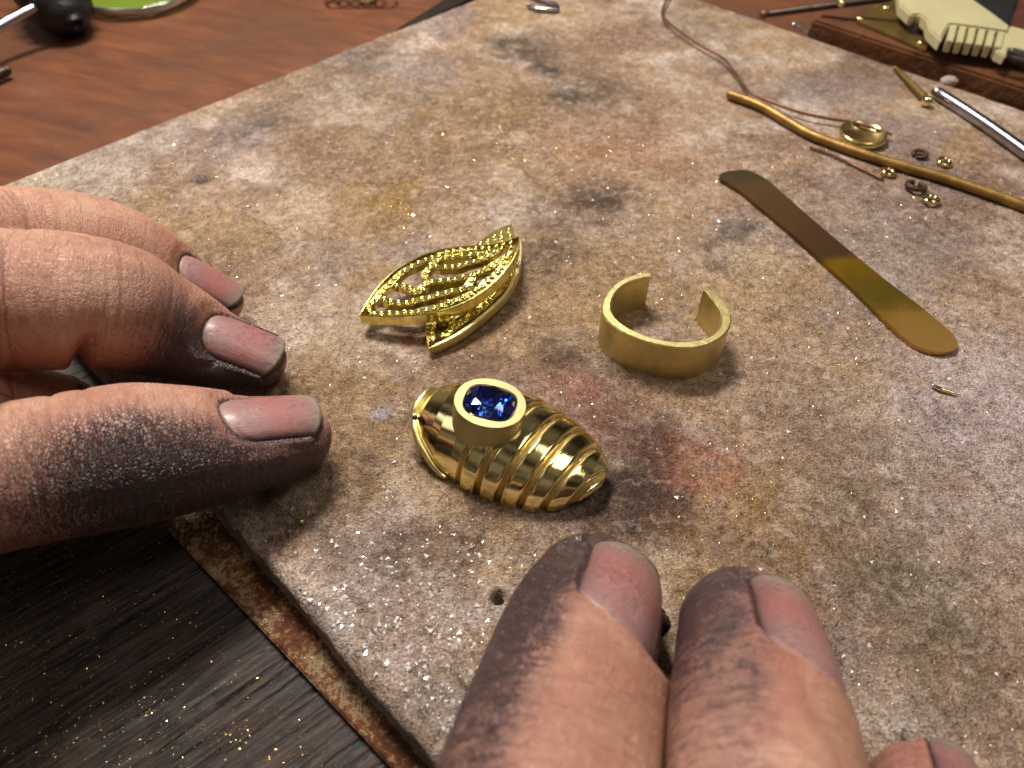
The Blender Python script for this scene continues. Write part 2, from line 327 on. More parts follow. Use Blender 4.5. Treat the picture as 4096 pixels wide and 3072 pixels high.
# gold-brown lamp side plank at upper right
ZP = .27
pa, pb = P(3235, 122, .0), P(4300, 478, .0)
ed = unit(pb-pa); pn = np.array([-ed[1], ed[0], 0])
if pn[1] < 0: pn = -pn
pl = box_poly('wooden_plank', [pa, pb+ed*4, pb+ed*4+pn*7, pa+pn*7], ZB+.003, ZP, plank_m, None, .06)
tag(pl, 'worn brown wooden plank along the far edge of the soldering board', 'plank')
# ------------------------------------------------------------------ tubes and small shapes
def tube_np(path, rad, seg=14, cap=True, flat=1.0):
    path = np.asarray(path, float); n = len(path); rad = np.broadcast_to(rad, (n,))
    T = np.gradient(path, axis=0); T /= np.linalg.norm(T, axis=1)[:, None]
    up = np.array([0, 0, 1.]); th = np.linspace(0, 2*np.pi, seg, endpoint=False); V = []
    for i in range(n):
        b = np.cross(T[i], up)
        b = unit(b) if np.linalg.norm(b) > 1e-3 else np.array([1., 0, 0]); nn = np.cross(b, T[i])
        V.append(path[i]+rad[i]*(np.cos(th)[:, None]*b+flat*np.sin(th)[:, None]*nn))
    V = np.vstack(V); F = grid_faces(n, seg, False, True).tolist()
    if cap:
        F.append(list(range(seg))[::-1]); F.append([(n-1)*seg+i for i in range(seg)])
    return V, F
def tube(name, pts, rad, mat, parent=None, n=60, seg=14, flat=1.0):
    pts = np.asarray(pts, float)
    if pts.shape[1] == 3: pts = np.hstack([pts, np.full((len(pts), 1), rad)])
    s = spline(pts, n); r = s[:, 3].copy()
    r[0] *= .7; r[-1] *= .7
    V, F = tube_np(s[:, :3], r, seg, True, flat)
    if parent: V = localise(V, parent)
    me = mesh_np(name, V, F); o = link(name, me, mat, parent)
    return o
def Qp(lst, h): return [Q(x, y, h) for x, y in lst]
tag(tube('brass_rod', Qp([(1572,203),(1640,228),(1700,262),(1745,288),(1800,310),(1880,338),(1960,362),(2040,385),(2120,412),(2212,445),(2300,478)], .105), .10, brass_dull, n=120),
    'thick bent dull brass rod crossing the board to the right edge', 'metal rod')
tag(tube('thin_wire', Qp([(1455,-30),(1432,20),(1440,45),(1500,90),(1560,125),(1590,160),(1620,198),(1660,218),(1730,243),(1790,256),(1850,266),(1928,290)], .14), .032, copper_wire, n=160, seg=10),
    'long thin curving oxidised wire above the bent brass rod', 'wire')
# short twisted wire
tw = spline(Qp([(1750,318),(1790,332),(1830,350),(1880,374),(1902,385),(1908,380)], .05), 140)
r_ = .026+.008*np.sin(np.arange(140)*1.1)*(np.arange(140) < 70)
V, F = tube_np(tw, r_, 10); tag(link('short_wire', mesh_np('short_wire', V, F), copper_wire), 'short pinkish notched wire below the bent brass rod', 'wire')
tag(tube('steel_rod', [Q(2018,196,.14), Q(2120,262,.14), Q(2230,340,.14), Q(2330,412,.14)], .125, steel, n=30, seg=24), 'shiny grey steel rod at the right edge of the board', 'metal rod')
# ball-headed pin
r = empty('brass_pin', Q(1935,165,0), 'small tarnished brass pin with a bright round head near the far board edge', 'pin')
def cone_between(name, a, b, ra, rb, mat, parent, n=14):
    o = tube(name, [np.r_[a, ra], np.r_[(a+b)/2, (ra+rb)/2], np.r_[b, rb]], ra, mat, parent, n=n); return o
cone_between('shaft', Q(1932,145,.07), Q(2000,215,.10), .045, .10, brass_old, r)
def ball(name, c, rad, mat, parent=None, sc=(1, 1, 1), seg=20):
    bm = bmesh.new(); bmesh.ops.create_uvsphere(bm, u_segments=seg, v_segments=seg//2+2, radius=rad)
    bmesh.ops.scale(bm, vec=sc, verts=bm.verts)
    c = np.asarray(c, float)-(np.array(parent.location[:]) if parent else 0)
    bmesh.ops.translate(bm, vec=tuple(c), verts=bm.verts)
    me = bpy.data.meshes.new(name); bm.to_mesh(me); bm.free(); me.polygons.foreach_set('use_smooth', [True]*len(me.polygons))
    return link(name, me, mat, parent)
ball('head', Q(2003,219,.12), .115, gold_polish, r)
# flat band ring lying behind the brass rod
def torus_ring(name, c, R, rr, h, mat, parent=None, gap=0., a0=0., tilt=(0, 0, 0), n=60, squash=1.0, rect=True):
    a = np.linspace(a0+gap/2, a0+2*np.pi-gap/2, n)
    closed = gap == 0
    if closed: a = np.linspace(0, 2*np.pi, n, endpoint=False)
    if rect: prof = [(-rr, 0), (-rr, h), (-rr*.7, h+rr*.3), (rr*.7, h+rr*.3), (rr, h), (rr, 0)]
    else: prof = [(rr*math.cos(t), rr+rr*math.sin(t)) for t in np.linspace(0, 2*np.pi, 12, endpoint=False)]
    k = len(prof); V = []
    for t in a:
        for (dr, z) in prof: V.append(((R+dr)*math.cos(t), (R+dr)*math.sin(t)*squash, z))
    V = np.array(V)@np.array(Euler(tilt).to_matrix()).T
    V[:, 2] -= V[:, 2].min()
    F = grid_faces(n, k, closed, True).tolist()
    if not closed: F.append(list(range(k))[::-1]); F.append([(n-1)*k+i for i in range(k)])
    c = np.asarray(c, float)-(np.array(parent.location[:]) if parent else 0)
    me = mesh_np(name, V, F, True); o = link(name, me, mat, parent); o.location = tuple(c); return o
CUP = Q(1860,300,0)
g1 = tag(torus_ring('jump_ring', Q(2037,355,.0), .115, .038, 0, gold_polish, rect=False, tilt=(.1, .1, 0), n=36), 'small bright jump ring above the brass rod', 'jump ring', 'small jump rings by the brass rod')
def cp(o, loc, label, rot=0, mat=None, sc=1):
    c = o.copy(); scn.collection.objects.link(c); c.location = tuple(loc); c.rotation_euler.z = rot; c.scale = (sc,)*3; c['label'] = label
    if mat: c.data = c.data.copy(); c.data.materials.clear(); c.data.materials.append(mat)
    return c
cp(g1, Q(1916,377,.0), 'small bright jump ring at the end of the short pink wire', 1)
cp(g1, Q(2008,437,.0), 'small bright jump ring lying lowest, below the dark ring', 2, None, 1.12)
dj = torus_ring('jump_ring', Q(1975,409,.0), .155, .05, 0, simple('burnt_brass', s2l((84, 60, 42)), .45, .5, .02, 12, .3), rect=False, gap=.5, a0=1.1, tilt=(-.12, .1, 0), n=36)
tag(dj, 'dark tarnished open jump ring below the brass rod', 'jump ring', 'small jump rings by the brass rod')
dk = cp(dj, Q(1985,338,.0), 'dark jump ring mostly hidden behind the brass rod', 2.6, None, .8)
# ------------------------------------------------------------------ open gold cuff ring
def C3(x, y): return (1242+x*.19528, 540+y*.19528)
HC = .65
outer = [(835,243),(700,252),(560,292),(430,375),(345,475),(292,580),(268,670),(285,735),(345,790),(450,872),(600,955),(800,1022),(1000,1070),(1200,1095),(1400,1078),(1560,1020),(1680,930),(1740,830),(1748,730),(1705,615),(1610,510),(1530,450),(1450,398)]
inner = [(835,297),(700,312),(570,355),(460,445),(400,545),(385,630),(395,700),(425,745),(490,800),(600,868),(750,935),(950,997),(1150,1020),(1350,1006),(1480,972),(1560,930),(1620,850),(1638,760),(1610,660),(1540,560),(1500,515),(1460,470),(1420,430)]
def strip_loop(o_px, i_px, h, conv, n):
    o = spline([Q(*conv(*p), h) for p in o_px], n); i = spline([Q(*conv(*p), h) for p in i_px], n); return o, i
co, ci = strip_loop(outer, inner, HC, C3, 140)
def relax(p, it):
    for _ in range(it): p[1:-1] = (p[:-2]+2*p[1:-1]+p[2:])/4
    return p
co = relax(co, 60); ci = relax(ci, 60)
# keep the wall an even thickness
mid = (co+ci)/2
root = empty('open_ring', Q(1435,700,0), 'plain satin gold ring band with a gap at its far side', 'ring')
b = .018; V = []
for k in range(140):
    O = co[k]; I = ci[k]; d = I-O; t = np.linalg.norm(d); d = d/t
    for (f_, z) in ((0, .0), (0, HC-b), (b, HC), (t-b, HC), (t, HC-b), (t, 0)):
        q = O+d*f_; V.append((q[0], q[1], z))
F = grid_faces(140, 6, False, True).tolist(); F.append(list(range(6))[::-1]); F.append([139*6+i for i in range(6)])
V = np.array(V); me = mesh_np('band', localise(V, root), F, True)
ob = link('band', me, gold_satin, root); bvl = ob.modifiers.new('edge', 'EDGE_SPLIT'); bvl.split_angle = math.radians(30)
# solder seam with bright scratches on the near side
sm = []
rr = random.Random(3)
Vs = []; Fs = []
for k in range(26):
    z = .06+.55*k/26+rr.uniform(-.01, .01); idx = 84+rr.choice((0, 0, 1)); O = co[idx]; d = unit(co[idx+1]-co[idx]); nn = np.array([d[1], -d[0], 0])
    if np.dot(nn, np.array([0, -1, 0])) < 0: nn = -nn
    L = rr.uniform(.01, .035); p = O+nn*.002; i0 = len(Vs)
    Vs += [p-d*L*.5+[0, 0, z], p+d*L*.5+[0, 0, z+.006], p+nn*.006+[0, 0, z+.007]]; Vs[-3][2] = z; Vs[-2][2] = z+.006; Vs[-1][2] = z+.009
    Fs.append([i0, i0+1, i0+2])
tag(link('scratches', mesh_np('scratches', localise(Vs, root), Fs, False), gold_polish, root), kind='stuff')
# ------------------------------------------------------------------ ridged ring with blue stone
ro = empty('stone_ring', Q(1110,1000,0), 'gold domed ring with stepped ridges and a large blue stone', 'ring')
RA = Q(921, 905, 0); RB = Q(1303, 1058, 0)
ax = unit(RB-RA); cr = np.array([-ax[1], ax[0], 0]); RL = np.linalg.norm(RB-RA)
def ip(a, t): return np.interp(a, [x[0] for x in t], [x[1] for x in t])
WT = [(0,.34),(.04,.46),(.1,.58),(.2,.70),(.35,.77),(.5,.79),(.62,.76),(.74,.69),(.84,.57),(.92,.41),(.97,.27),(1,.12)]
HT = [(0,.42),(.05,.54),(.15,.68),(.3,.76),(.45,.75),(.6,.68),(.75,.58),(.86,.49),(.94,.40),(1,.29)]
BT = [(0,.0),(.7,0),(.85,.05),(.95,.17),(1,.26)]
GRV = [.345, .46, .572, .684, .795, .905]
def body_pt(a, ph):
    slant = .17*(ph/math.pi-.12)
    aa = a-slant*np.clip((a-.1)*2.0, 0, 1)
    W = ip(a, WT); H = ip(a, HT); Z0 = ip(a, BT)
    step = np.zeros_like(aa); grv = np.zeros_like(aa)
    for i, g in enumerate(GRV):
        nx = GRV[i+1] if i+1 < len(GRV) else 1.1
        u = (aa-g)/(nx-g); ins = (u >= 0) & (u < 1)
        uu = np.clip((u-.22)/.78, 0, 1); sc = .034*np.clip((1.05-g)*3, .3, 1)
        step = np.where(ins, sc*(1-np.abs(2*uu-1)**9)*(.85+.15*uu), step)
        q = np.clip(1.4-np.abs(u-.11)/.095, 0, 1)*ins
        step = step-.034*np.clip(q*1.6, 0, 1)*np.clip((1.05-g)*3, .4, 1); grv = np.maximum(grv, q)
    k = 1+0*step
    rW = W+step; rH = H+step
    cs = np.cos(ph); sn = np.sin(ph)
    cs = np.sign(cs)*np.abs(cs)**.85; sn = np.abs(sn)**.85
    x = RL*a
    p = RA[None]+ax[None]*x[:, None]-cr[None]*(rW*cs)[:, None]
    p[:, 2] = Z0+(rH-Z0)*sn
    return p, grv
na, nph = 640, 90
aa = np.linspace(0, 1, na); pp = np.linspace(0, math.pi, nph); AA, PP = np.meshgrid(aa, pp, indexing='ij')
V, grv = body_pt(AA.ravel(), PP.ravel())
Fb = grid_faces(na, nph)
Fl = Fb.tolist(); Fl.append([j for j in range(nph)]); Fl.append([(na-1)*nph+j for j in range(nph)][::-1])
me = mesh_np('body', localise(V, ro), Fl)
setattr_f(me, 'groove', grv)
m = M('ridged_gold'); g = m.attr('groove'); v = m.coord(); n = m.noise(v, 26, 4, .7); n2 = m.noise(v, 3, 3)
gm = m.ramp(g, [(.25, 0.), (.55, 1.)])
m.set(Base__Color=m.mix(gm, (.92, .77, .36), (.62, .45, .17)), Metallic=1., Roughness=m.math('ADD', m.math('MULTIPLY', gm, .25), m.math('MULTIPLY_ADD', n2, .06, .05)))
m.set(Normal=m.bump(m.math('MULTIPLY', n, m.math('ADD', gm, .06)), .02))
ridged = m.m
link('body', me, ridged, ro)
# lip around the open left end, with a drilled hole
lip = []
for t in np.linspace(0, 1, 50):
    # from the near bottom edge round the left end up over to the far side
    ph = math.pi*(.0+1.0*t); a = .30*(1-math.sin(ph))**1.4*np.interp(t, [0, .5, 1], [1, 0, .45])-.012
    q, _ = body_pt(np.array([max(a, 0.)]), np.array([ph])); q = q[0]+ax*min(a, 0)*RL-cr*.03*math.cos(ph)
    q[2] = max(q[2], .07); lip.append(q)
lp = spline(lip, 90)
V, F = tube_np(lp, .060*np.sin(np.linspace(.25, math.pi-.25, 90))**.6, 14); link('lip', mesh_np('lip', localise(V, ro), F), gold_satin, ro)
hq, _ = body_pt(np.array([.03]), np.array([.9])); ball('hole', hq[0]-ax*.035-cr*.02, .035, simple('hole_black', (.02, .014, .008), .6), ro)
# bezel
BZ = np.array([*Q(1059, 869, 1.0)[:2], 0]); ZT = 1.0
def bez_axis():
    n = unit(np.array([.11, .05, 1.])); e = unit(np.cross(np.array([0, 1., 0]), n)); return e, np.cross(n, e), n
be, bf, bn = bez_axis(); BC = np.array([BZ[0], BZ[1], ZT])
def sup(t, a, b_, n): c = np.cos(t); s = np.sin(t); return np.stack([a*np.sign(c)*np.abs(c)**(2/n), b_*np.sign(s)*np.abs(s)**(2/n)], 1)
rot = math.radians(-14)
def rot2(p, a): return np.stack([p[:, 0]*math.cos(a)-p[:, 1]*math.sin(a), p[:, 0]*math.sin(a)+p[:, 1]*math.cos(a)], 1)
t = np.linspace(0, 2*np.pi, 96, endpoint=False)
o2 = rot2(sup(t, .455, .415, 2.1), rot); i2 = rot2(sup(t, .325, .285, 2.9), rot)
rings = [(o2*1.0, -.62), (o2, -.02), (o2*.985, 0), (i2*1.03, 0), (i2, -.015), (i2*.96, -.10), (i2*.9, -.4)]
V = np.vstack([BC+r2[:, :1]*be+r2[:, 1:]*bf+z*bn for r2, z in rings])
link('bezel', mesh_np('bezel', localise(V, ro), grid_faces(len(rings), 96, False, True)[:, ::-1].tolist()), mat_gold('frosted_gold', (.50, .43, .21), .44, .12, .006, 60, 0, (1, 1, 1), .12), ro)
bpy.data.objects['bezel'].data.polygons.foreach_set('use_smooth', [not (96 <= i < 96*4) for i in range(len(bpy.data.objects['bezel'].data.polygons))])
# cushion cut gem, faceted
def gem_mesh():
    n = 16; tt = np.arange(n)*2*np.pi/n
    def rg(s, z, off=0., k=n, ex=2.8):
        q = np.arange(k)*2*np.pi/k+off; return [(*(rot2(sup(np.array([a]), .318*s, .278*s, ex), rot)[0]), z) for a in q]
    L = [rg(.60, .085, np.pi/8, 8, 2.4), rg(.82, .055, 0, 8, 2.6), rg(1, .0), rg(1, -.02), rg(.62, -.17, 0, 8, 2.4), rg(.25, -.29, np.pi/8, 8, 2.2)]
    V = []; st = []
    for l in L: st.append(len(V)); V += l
    V.append((0, 0, -.33)); cu = len(V)-1; F = [[st[0]+i for i in range(8)]]
    for i in range(8):
        j = (i+1) % 8
        F.append([st[0]+i, st[1]+j, st[0]+j]); F.append([st[0]+i, st[1]+i, st[1]+j])
        F.append([st[1]+i, st[2]+2*i, st[2]+2*i+1]); F.append([st[1]+i, st[2]+2*i+1, st[1]+j]); F.append([st[1]+j, st[2]+2*i+1, st[2]+(2*i+2) % 16])
        for k in (2*i, 2*i+1): F.append([st[2]+k, st[3]+k, st[3]+(k+1) % 16, st[2]+(k+1) % 16])
        F.append([st[3]+2*i, st[4]+i, st[3]+2*i+1]); F.append([st[3]+2*i+1, st[4]+i, st[4]+j]); F.append([st[3]+2*i+1, st[4]+j, st[3]+(2*i+2) % 16])
        F.append([st[4]+i, st[5]+i, st[4]+j]); F.append([st[4]+j, st[5]+i, st[5]+j]); F.append([st[5]+i, cu, st[5]+j])
    V = np.array(V); W = BC+V[:, :1]*be+V[:, 1:2]*bf+(V[:, 2:]+.015)*bn
    return W, F
W, F = gem_mesh(); me = mesh_np('gemstone', localise(W, ro), F, False)
bm = bmesh.new(); bm.from_mesh(me); bmesh.ops.recalc_face_normals(bm, faces=bm.faces); bm.to_mesh(me); bm.free()
m = M('blue_stone'); m.set(Base__Color=(.012, .055, .80), Roughness=.0, IOR=1.77); m.b.inputs['Transmission Weight'].default_value = 1.0
link('gemstone', me, m.m, ro)
# ------------------------------------------------------------------ pierced leaf pendant
def C1(x, y): return (729+x*.2075, 459+y*.2075)
lf = empty('leaf_pendant', Q(955,640,0), 'yellow gold pierced leaf jewel of two overlapping frames with rows of beads', 'pendant')
def leaf_h(x, y): return .50+.00018*(x-1000)-.00012*(y-700)      # crop pixels, tilted plane
def LP(x, y, dh=0.): return Q(*C1(x, y), leaf_h(x, y)+dh)
def low_h(x, y): return .16+.00014*(x-900)
def LQ(x, y, dh=0.): return Q(*C1(x, y), low_h(x, y)+dh)
def wall(name, pts, wd, dep, n, mat=gold_cast, closed=False):
    'upright strip following pts: width wd, depth dep below the line'
    s = spline(pts, n); T = np.gradient(s, axis=0); T[:, 2] = 0; T /= np.linalg.norm(T, axis=1)[:, None]
    N = np.stack([-T[:, 1], T[:, 0], 0*T[:, 0]], 1); V = []
    tp = np.minimum(1, np.minimum(np.arange(n), np.arange(n)[::-1])/5+.3)[:, None]
    for k in range(n):
        a = s[k]-N[k]*wd/2*tp[k]; b_ = s[k]+N[k]*wd/2*tp[k]; D = np.array([0, 0, dep]); e = N[k]*.008
        V += [a-D, a-[0, 0, .01], a+e, b_-e, b_-[0, 0, .01], b_-D]
    F = grid_faces(n, 6, False, True).tolist()+[list(range(6))[::-1], [(n-1)*6+i for i in range(6)]]
    return link(name, mesh_np(name, localise(V, lf), F, False), mat, lf)
top_edge = [(235,1062),(330,900),(450,740),(590,610),(720,525),(880,445),(1050,392),(1200,365),(1350,350),(1500,340),(1650,322),(1780,290),(1885,250)]
bot_edge = [(235,1064),(400,1072),(600,1074),(850,1058),(1050,1024),(1250,962),(1450,860),(1620,730),(1740,605),(1830,480),(1880,350),(1888,255)]
wall('rim', [LP(*p, .012) for p in top_edge], .040, .14, 70)
wall('rim', [LP(*p, .012) for p in bot_edge], .040, .18, 70)
rowsU = [
 [(290,1010),(370,940),(430,850),(490,790),(550,740),(605,680),(660,630),(725,585),(805,550),(875,515),(955,485),(1030,455),(1100,430),(1185,415),(1270,400),(1350,390),(1430,378),(1510,370),(1590,370),(1670,355),(1750,330),(1820,295)],
 [(300,1020),(400,1050),(490,1052),(590,1052),(690,1046),(780,1038),(885,1020),(970,1000),(1070,975),(1155,945),(1240,910),(1325,875),(1395,840),(1465,795),(1530,745),(1590,695),(1645,645),(1695,590),(1735,530),(1770,470),(1800,410),(1815,350)],
 [(385,925),(480,905),(575,930),(670,940),(765,930),(850,905),(945,885),(1025,860),(1105,840),(1190,815),(1275,800),(1345,770),(1385,715),(1440,640)],
 [(590,760),(665,755),(750,785),(830,830),(890,770),(940,735),(1020,720),(1105,710),(1195,695),(1275,680),(1355,660),(1435,635),(1510,600),(1585,570),(1650,520),(1725,475),(1790,420)],
 [(940,745),(905,665),(925,605),(990,565),(1080,570),(1165,565),(1255,560),(1340,530),(1410,510),(1490,485),(1570,450),(1640,410),(1720,370)],
 [(1345,770),(1470,790),(1560,700)], [(960,545),(1080,480),(1220,455),(1380,440),(1560,420)],
]
beads = []
for i, rw in enumerate(rowsU):
    wall('strip', [LP(x, y, -.012) for x, y in rw], .125, .11, 60)
    s = spline([LP(x, y) for x, y in rw], 400); L = np.linalg.norm(np.diff(s, axis=0), axis=1).sum(); k = int(L/.115)
    for q in np.linspace(6, 393, k).astype(int): beads.append(s[q])
# wing at the top right
wing = [(1440,335),(1500,280),(1560,238),(1640,185),(1720,145),(1812,118),(1840,190),(1852,262),(1760,300),(1650,325),(1540,340)]
Vt = [LP(x, y, .03) for x, y in wing]; n = len(Vt); Vb = [p-np.array([0, 0, .10]) for p in Vt]
link('wing', mesh_np('wing', localise(Vt+Vb, lf), [list(range(n)), list(range(n, 2*n))[::-1]]+[[i, n+i, n+(i+1) % n, (i+1) % n] for i in range(n)], False), gold_cast, lf)
beads += [LP(x, y, .035) for x, y in [(1785,180),(1710,215),(1630,258),(1560,300),(1710,272),(1790,250),(1480,325)]]
# lower leaf
lowrim = [(950,1410),(1050,1365),(1250,1262),(1450,1120),(1600,995),(1740,855),(1845,680),(1893,520),(1900,400),(1905,270)]
wall('rim', [LQ(*p) for p in lowrim], .06, .15, 70, gold_brush)
wall('rim', [LQ(*p) for p in [(950,1405),(940,1300),(935,1200),(950,1110),(1040,1050),(1200,980),(1400,900),(1600,760),(1800,500),(1890,300)]], .05, .10, 60)
rowsL = [[(985,1330),(980,1240),(985,1170),(1000,1100)],[(1000,1120),(1080,1110),(1190,1090),(1300,1030),(1410,980),(1540,900),(1635,850),(1735,760),(1780,700),(1820,620),(1850,540),(1870,450)],
         [(1080,1290),(1180,1220),(1270,1150),(1400,1060),(1520,965),(1640,860)],[(1180,1230),(1190,1180),(1200,1100)]]
for rw in rowsL:
    wall('strip', [LQ(x, y, -.012) for x, y in rw], .13, .11, 50)
    s = spline([LQ(x, y) for x, y in rw], 400); L = np.linalg.norm(np.diff(s, axis=0), axis=1).sum(); k = int(L/.115)
    for q in np.linspace(10, 389, k).astype(int): beads.append(s[q])
# a bead is a little collared cup: outer bump with a dimple
def bead_mesh(cs):
    prof = [(.054, -.02), (.050, .006), (.040, .020), (.028, .024), (.016, .012), (.005, .002)]
    k = 12; V = []; F = []
    for c in cs:
        b0 = len(V); jr = random.uniform(.72, .98); jx = random.uniform(-.014, .014); c = (c[0], c[1]+random.uniform(-.012, .012), c[2]+random.uniform(-.010, .004))
        for (r, z) in prof:
            for j in range(k):
                a = 2*math.pi*j/k; V.append((c[0]+jx+r*jr*math.cos(a), c[1]+r*jr*math.sin(a), c[2]+z))
        F += (grid_faces(len(prof), k, False, True)+b0).tolist(); F.append([b0+(len(prof)-1)*k+j for j in range(k)])
    return V, F
V, F = bead_mesh(beads); tag(link('beads', mesh_np('beads', localise(V, lf), F), gold_cast, lf), kind='stuff')
# ------------------------------------------------------------------ flat brass strip
def build_flat():
    ol = [(1552,384),(1556,374),(1566,370),(1610,366),(1640,377),(1662,392),(1700,425),(1760,478),(1840,545),(1920,610),(1980,655),(2030,695),(2060,722),(2072,742),(2068,754),(2052,760),(2025,761),(1995,754),(1970,742),(1945,722),(1900,680),(1850,630),(1780,566),(1720,512),(1660,462),(1600,412),(1565,390)]
    h = .085; pts = [Q(x, y, h) for x, y in ol]
    root = tag(None or bpy.data.objects.new('brass_strip', None), 'long flat brass strip, dark brown with a yellow rounded near end', 'metal strip'); scn.collection.objects.link(root); root.location = tuple(Q(1800,560,0))
    s = np.array(pts); s = np.vstack([s, s[:1]]); d = np.r_[0, np.cumsum(np.linalg.norm(np.diff(s, axis=0), axis=1))]
    q = np.linspace(0, d[-1], 160, endpoint=False); s = np.stack([np.interp(q, d, s[:, k]) for k in range(3)], 1)
    s = (s+np.roll(s, 1, 0)+np.roll(s, -1, 0))/3
    bm = bmesh.new(); off = np.array(root.location[:])
    a = [bm.verts.new(tuple(p-off-[0, 0, h-.012])) for p in s]; b_ = [bm.verts.new(tuple(p-off)) for p in s]
    bm.faces.new(b_); bm.faces.new(a[::-1]); n = len(a)
    for i in range(n): bm.faces.new((a[i], a[(i+1) % n], b_[(i+1) % n], b_[i]))
    bmesh.ops.recalc_face_normals(bm, faces=bm.faces)
    me = bpy.data.meshes.new('strip_blade'); bm.to_mesh(me); bm.free()
    near = Q(2060,755,h)-off; far = Q(1600,375,h)-off; D = near-far; L = np.linalg.norm(D); D = D/L
    m = M('oxidised_brass_strip'); tc = m.node('ShaderNodeTexCoord').outputs['Object']; vm = m.node('ShaderNodeVectorMath'); vm.operation = 'DOT_PRODUCT'
    m.put(vm.inputs[0], tc); vm.inputs[1].default_value = tuple(D/L)
    t = m.math('ADD', vm.outputs['Value'], float(-np.dot(far, D)/L))
    cross = m.node('ShaderNodeVectorMath'); cross.operation = 'DOT_PRODUCT'; m.put(cross.inputs[0], tc); cross.inputs[1].default_value = (D[1], -D[0], 0)
    t = m.math('ADD', t, m.math('MULTIPLY', m.math('SUBTRACT', m.noise(tc, 1.7, 6, .62), .5), .26)); t = m.math('ADD', t, m.math('MULTIPLY', cross.outputs['Value'], .05))
    c = m.ramp(t, [(0., s2l((96, 84, 60))), (.1, s2l((122, 94, 60))), (.3, s2l((118, 84, 54))), (.50, s2l((104, 76, 50))), (.58, s2l((166, 126, 24))), (.66, s2l((140, 112, 30))), (.74, s2l((124, 108, 36))), (.80, s2l((150, 120, 44))), (.86, s2l((194, 150, 74))), (.97, s2l((206, 160, 86)))])
    v = m.coord(math.atan2(D[1], D[0])*-1, (2, 30, 1)); n = m.noise(v, 3, 4)
    m.set(Base__Color=m.mix(m.math('MULTIPLY', n, .3), c, s2l((60, 44, 34))), Metallic=.8, Roughness=m.math('MULTIPLY_ADD', n, .2, .27), Normal=m.bump(n, .003))
    link('strip_blade', me, m.m, root)
build_flat()
# tiny scraps
tag(tube('gold_sliver', [np.r_[Q(2012,831,.03), .02], np.r_[Q(2030,840,.035), .03], np.r_[Q(2050,846,.03), .026], np.r_[Q(2068,852,.03), .014]], .02, gold_polish, n=24, seg=6), 'tiny twisted gold sliver on the board right of the rings', 'metal sliver')
tag(ball('gold_bead', Q(651.6,1126.5,.03), .035, gold_polish), 'single tiny gold bead near the corner of the board beside the thumb', 'bead')
tag(ball('gold_crumb', Q(1884+632*0,400,.02), .02, gold_polish), 'tiny gold crumb below the short pink wire', 'crumb')
# board-edge chip of pale crust
tag(ball('crust_chip', Q(2050,176,.04), .20, simple('pale_crust', s2l((170, 156, 146)), .8, 0., .1, 5, .25), None, (1, .8, .6)), 'pale lump of crust at the far edge of the board', 'chip')
# ------------------------------------------------------------------ upper right tools
bp = empty('brass_plate', P(3600,120,.14), 'small tarnished brass plate screwed to the plank beside the cream plastic tool', 'plate')
pc = [P(*q, ZP+.07) for q in ((3424, 80), (3700, 200), (3775, 160), (3790, 40), (3550, -20))]
box_poly('plate', pc, ZP+.004, ZP+.07, brass_old, bp, .02)
for q in ((3440,74),(3545,30),(3684,170)): ball('screw', P(q[0], q[1], ZP+.08), .10, gold_polish, bp, (1, 1, .5), 14)
def cyl(name, c, r, z0, z1, mat, parent=None, seg=28, taper=1., bev=.02):
    c = np.asarray(c, float); off = np.array(parent.location[:]) if parent else np.zeros(3)
    pr = [(r, z0), (r*taper, z1-bev), (r*taper-bev, z1)]; V = []
    for (q, z) in pr:
        for j in range(seg): a = 2*math.pi*j/seg; V.append((c[0]-off[0]+q*math.cos(a), c[1]-off[1]+q*math.sin(a), z-off[2]))
    F = grid_faces(3, seg, False, True)[:, ::-1].tolist(); F.append([2*seg+j for j in range(seg)]); F.append([j for j in range(seg)][::-1])
    return link(name, mesh_np(name, V, F, False), mat, parent)
pg = cyl('peg', P(3660, 124, ZP+.07), .21, ZP+.07, ZP+.36, simple('grey_stone', s2l((74, 64, 58)), .6, 0., .02, 8, .3), None, 28, .9, .04)
tag(pg, 'short dark grey round peg standing on the brass plate', 'peg')
def D5(x, y): return (3400+x*.3147, y*.3147)
ct = empty('plastic_tool', P(3900,100,.15), 'cream plastic tool handle with a row of ribs at the upper right', 'tool')
body = [(620,-200),(640,60),(780,185),(890,175),(985,245),(1005,360),(1165,515),(1190,440),(1270,300),(1330,300),(2010,395),(2040,330),(1830,170),(1590,0),(1400,-200)]
hT = ZP+.5
box_poly('tool_body', [P(*D5(x, y), hT) for x, y in body], ZP+.22, hT, cream, ct, .04)
neck = [(1960,385),(2040,325),(2500,440),(2500,730),(2150,620),(2010,610),(1985,715),(1850,650)]
box_poly('tool_neck', [P(*D5(x, y), hT-.06) for x, y in neck], ZP+.22, hT-.06, cream, ct, .03)
for i in range(6):
    x0 = 1280+i*122; y0 = 312+i*16
    rb_ = [P(*D5(x, y), hT-.02) for x, y in [(x0, y0), (x0+85, y0+10), (x0+35, y0+215), (x0-48, y0+200)]]
    box_poly('rib', rb_, ZP+.22, hT-.02, cream, ct, .015)
box_poly('rib_backing', [P(*D5(x, y), hT-.16) for x, y in [(1240,320),(1990,420),(1950,570),(1215,470)]], ZP+.24, hT-.16, cream, ct, .02)
for dy in (0, 95):
    tube('prong', [P(*D5(2010, 640+dy), ZP+.38), P(*D5(2250, 700+dy), ZP+.38), P(*D5(2700, 850+dy), ZP+.38)], .09 if dy else .06, steel if not dy else dark_steel, ct, n=12)
bh = box_poly('tool_case', [P(*D5(x, y), ZP+.17) for x, y in [(1500,-300),(1600,40),(1990,330),(2060,250),(2190,-250)]], ZP+.005, ZP+.15, rubber, None, .03)
tag(bh, 'black tool case behind the cream plastic tool', 'case')
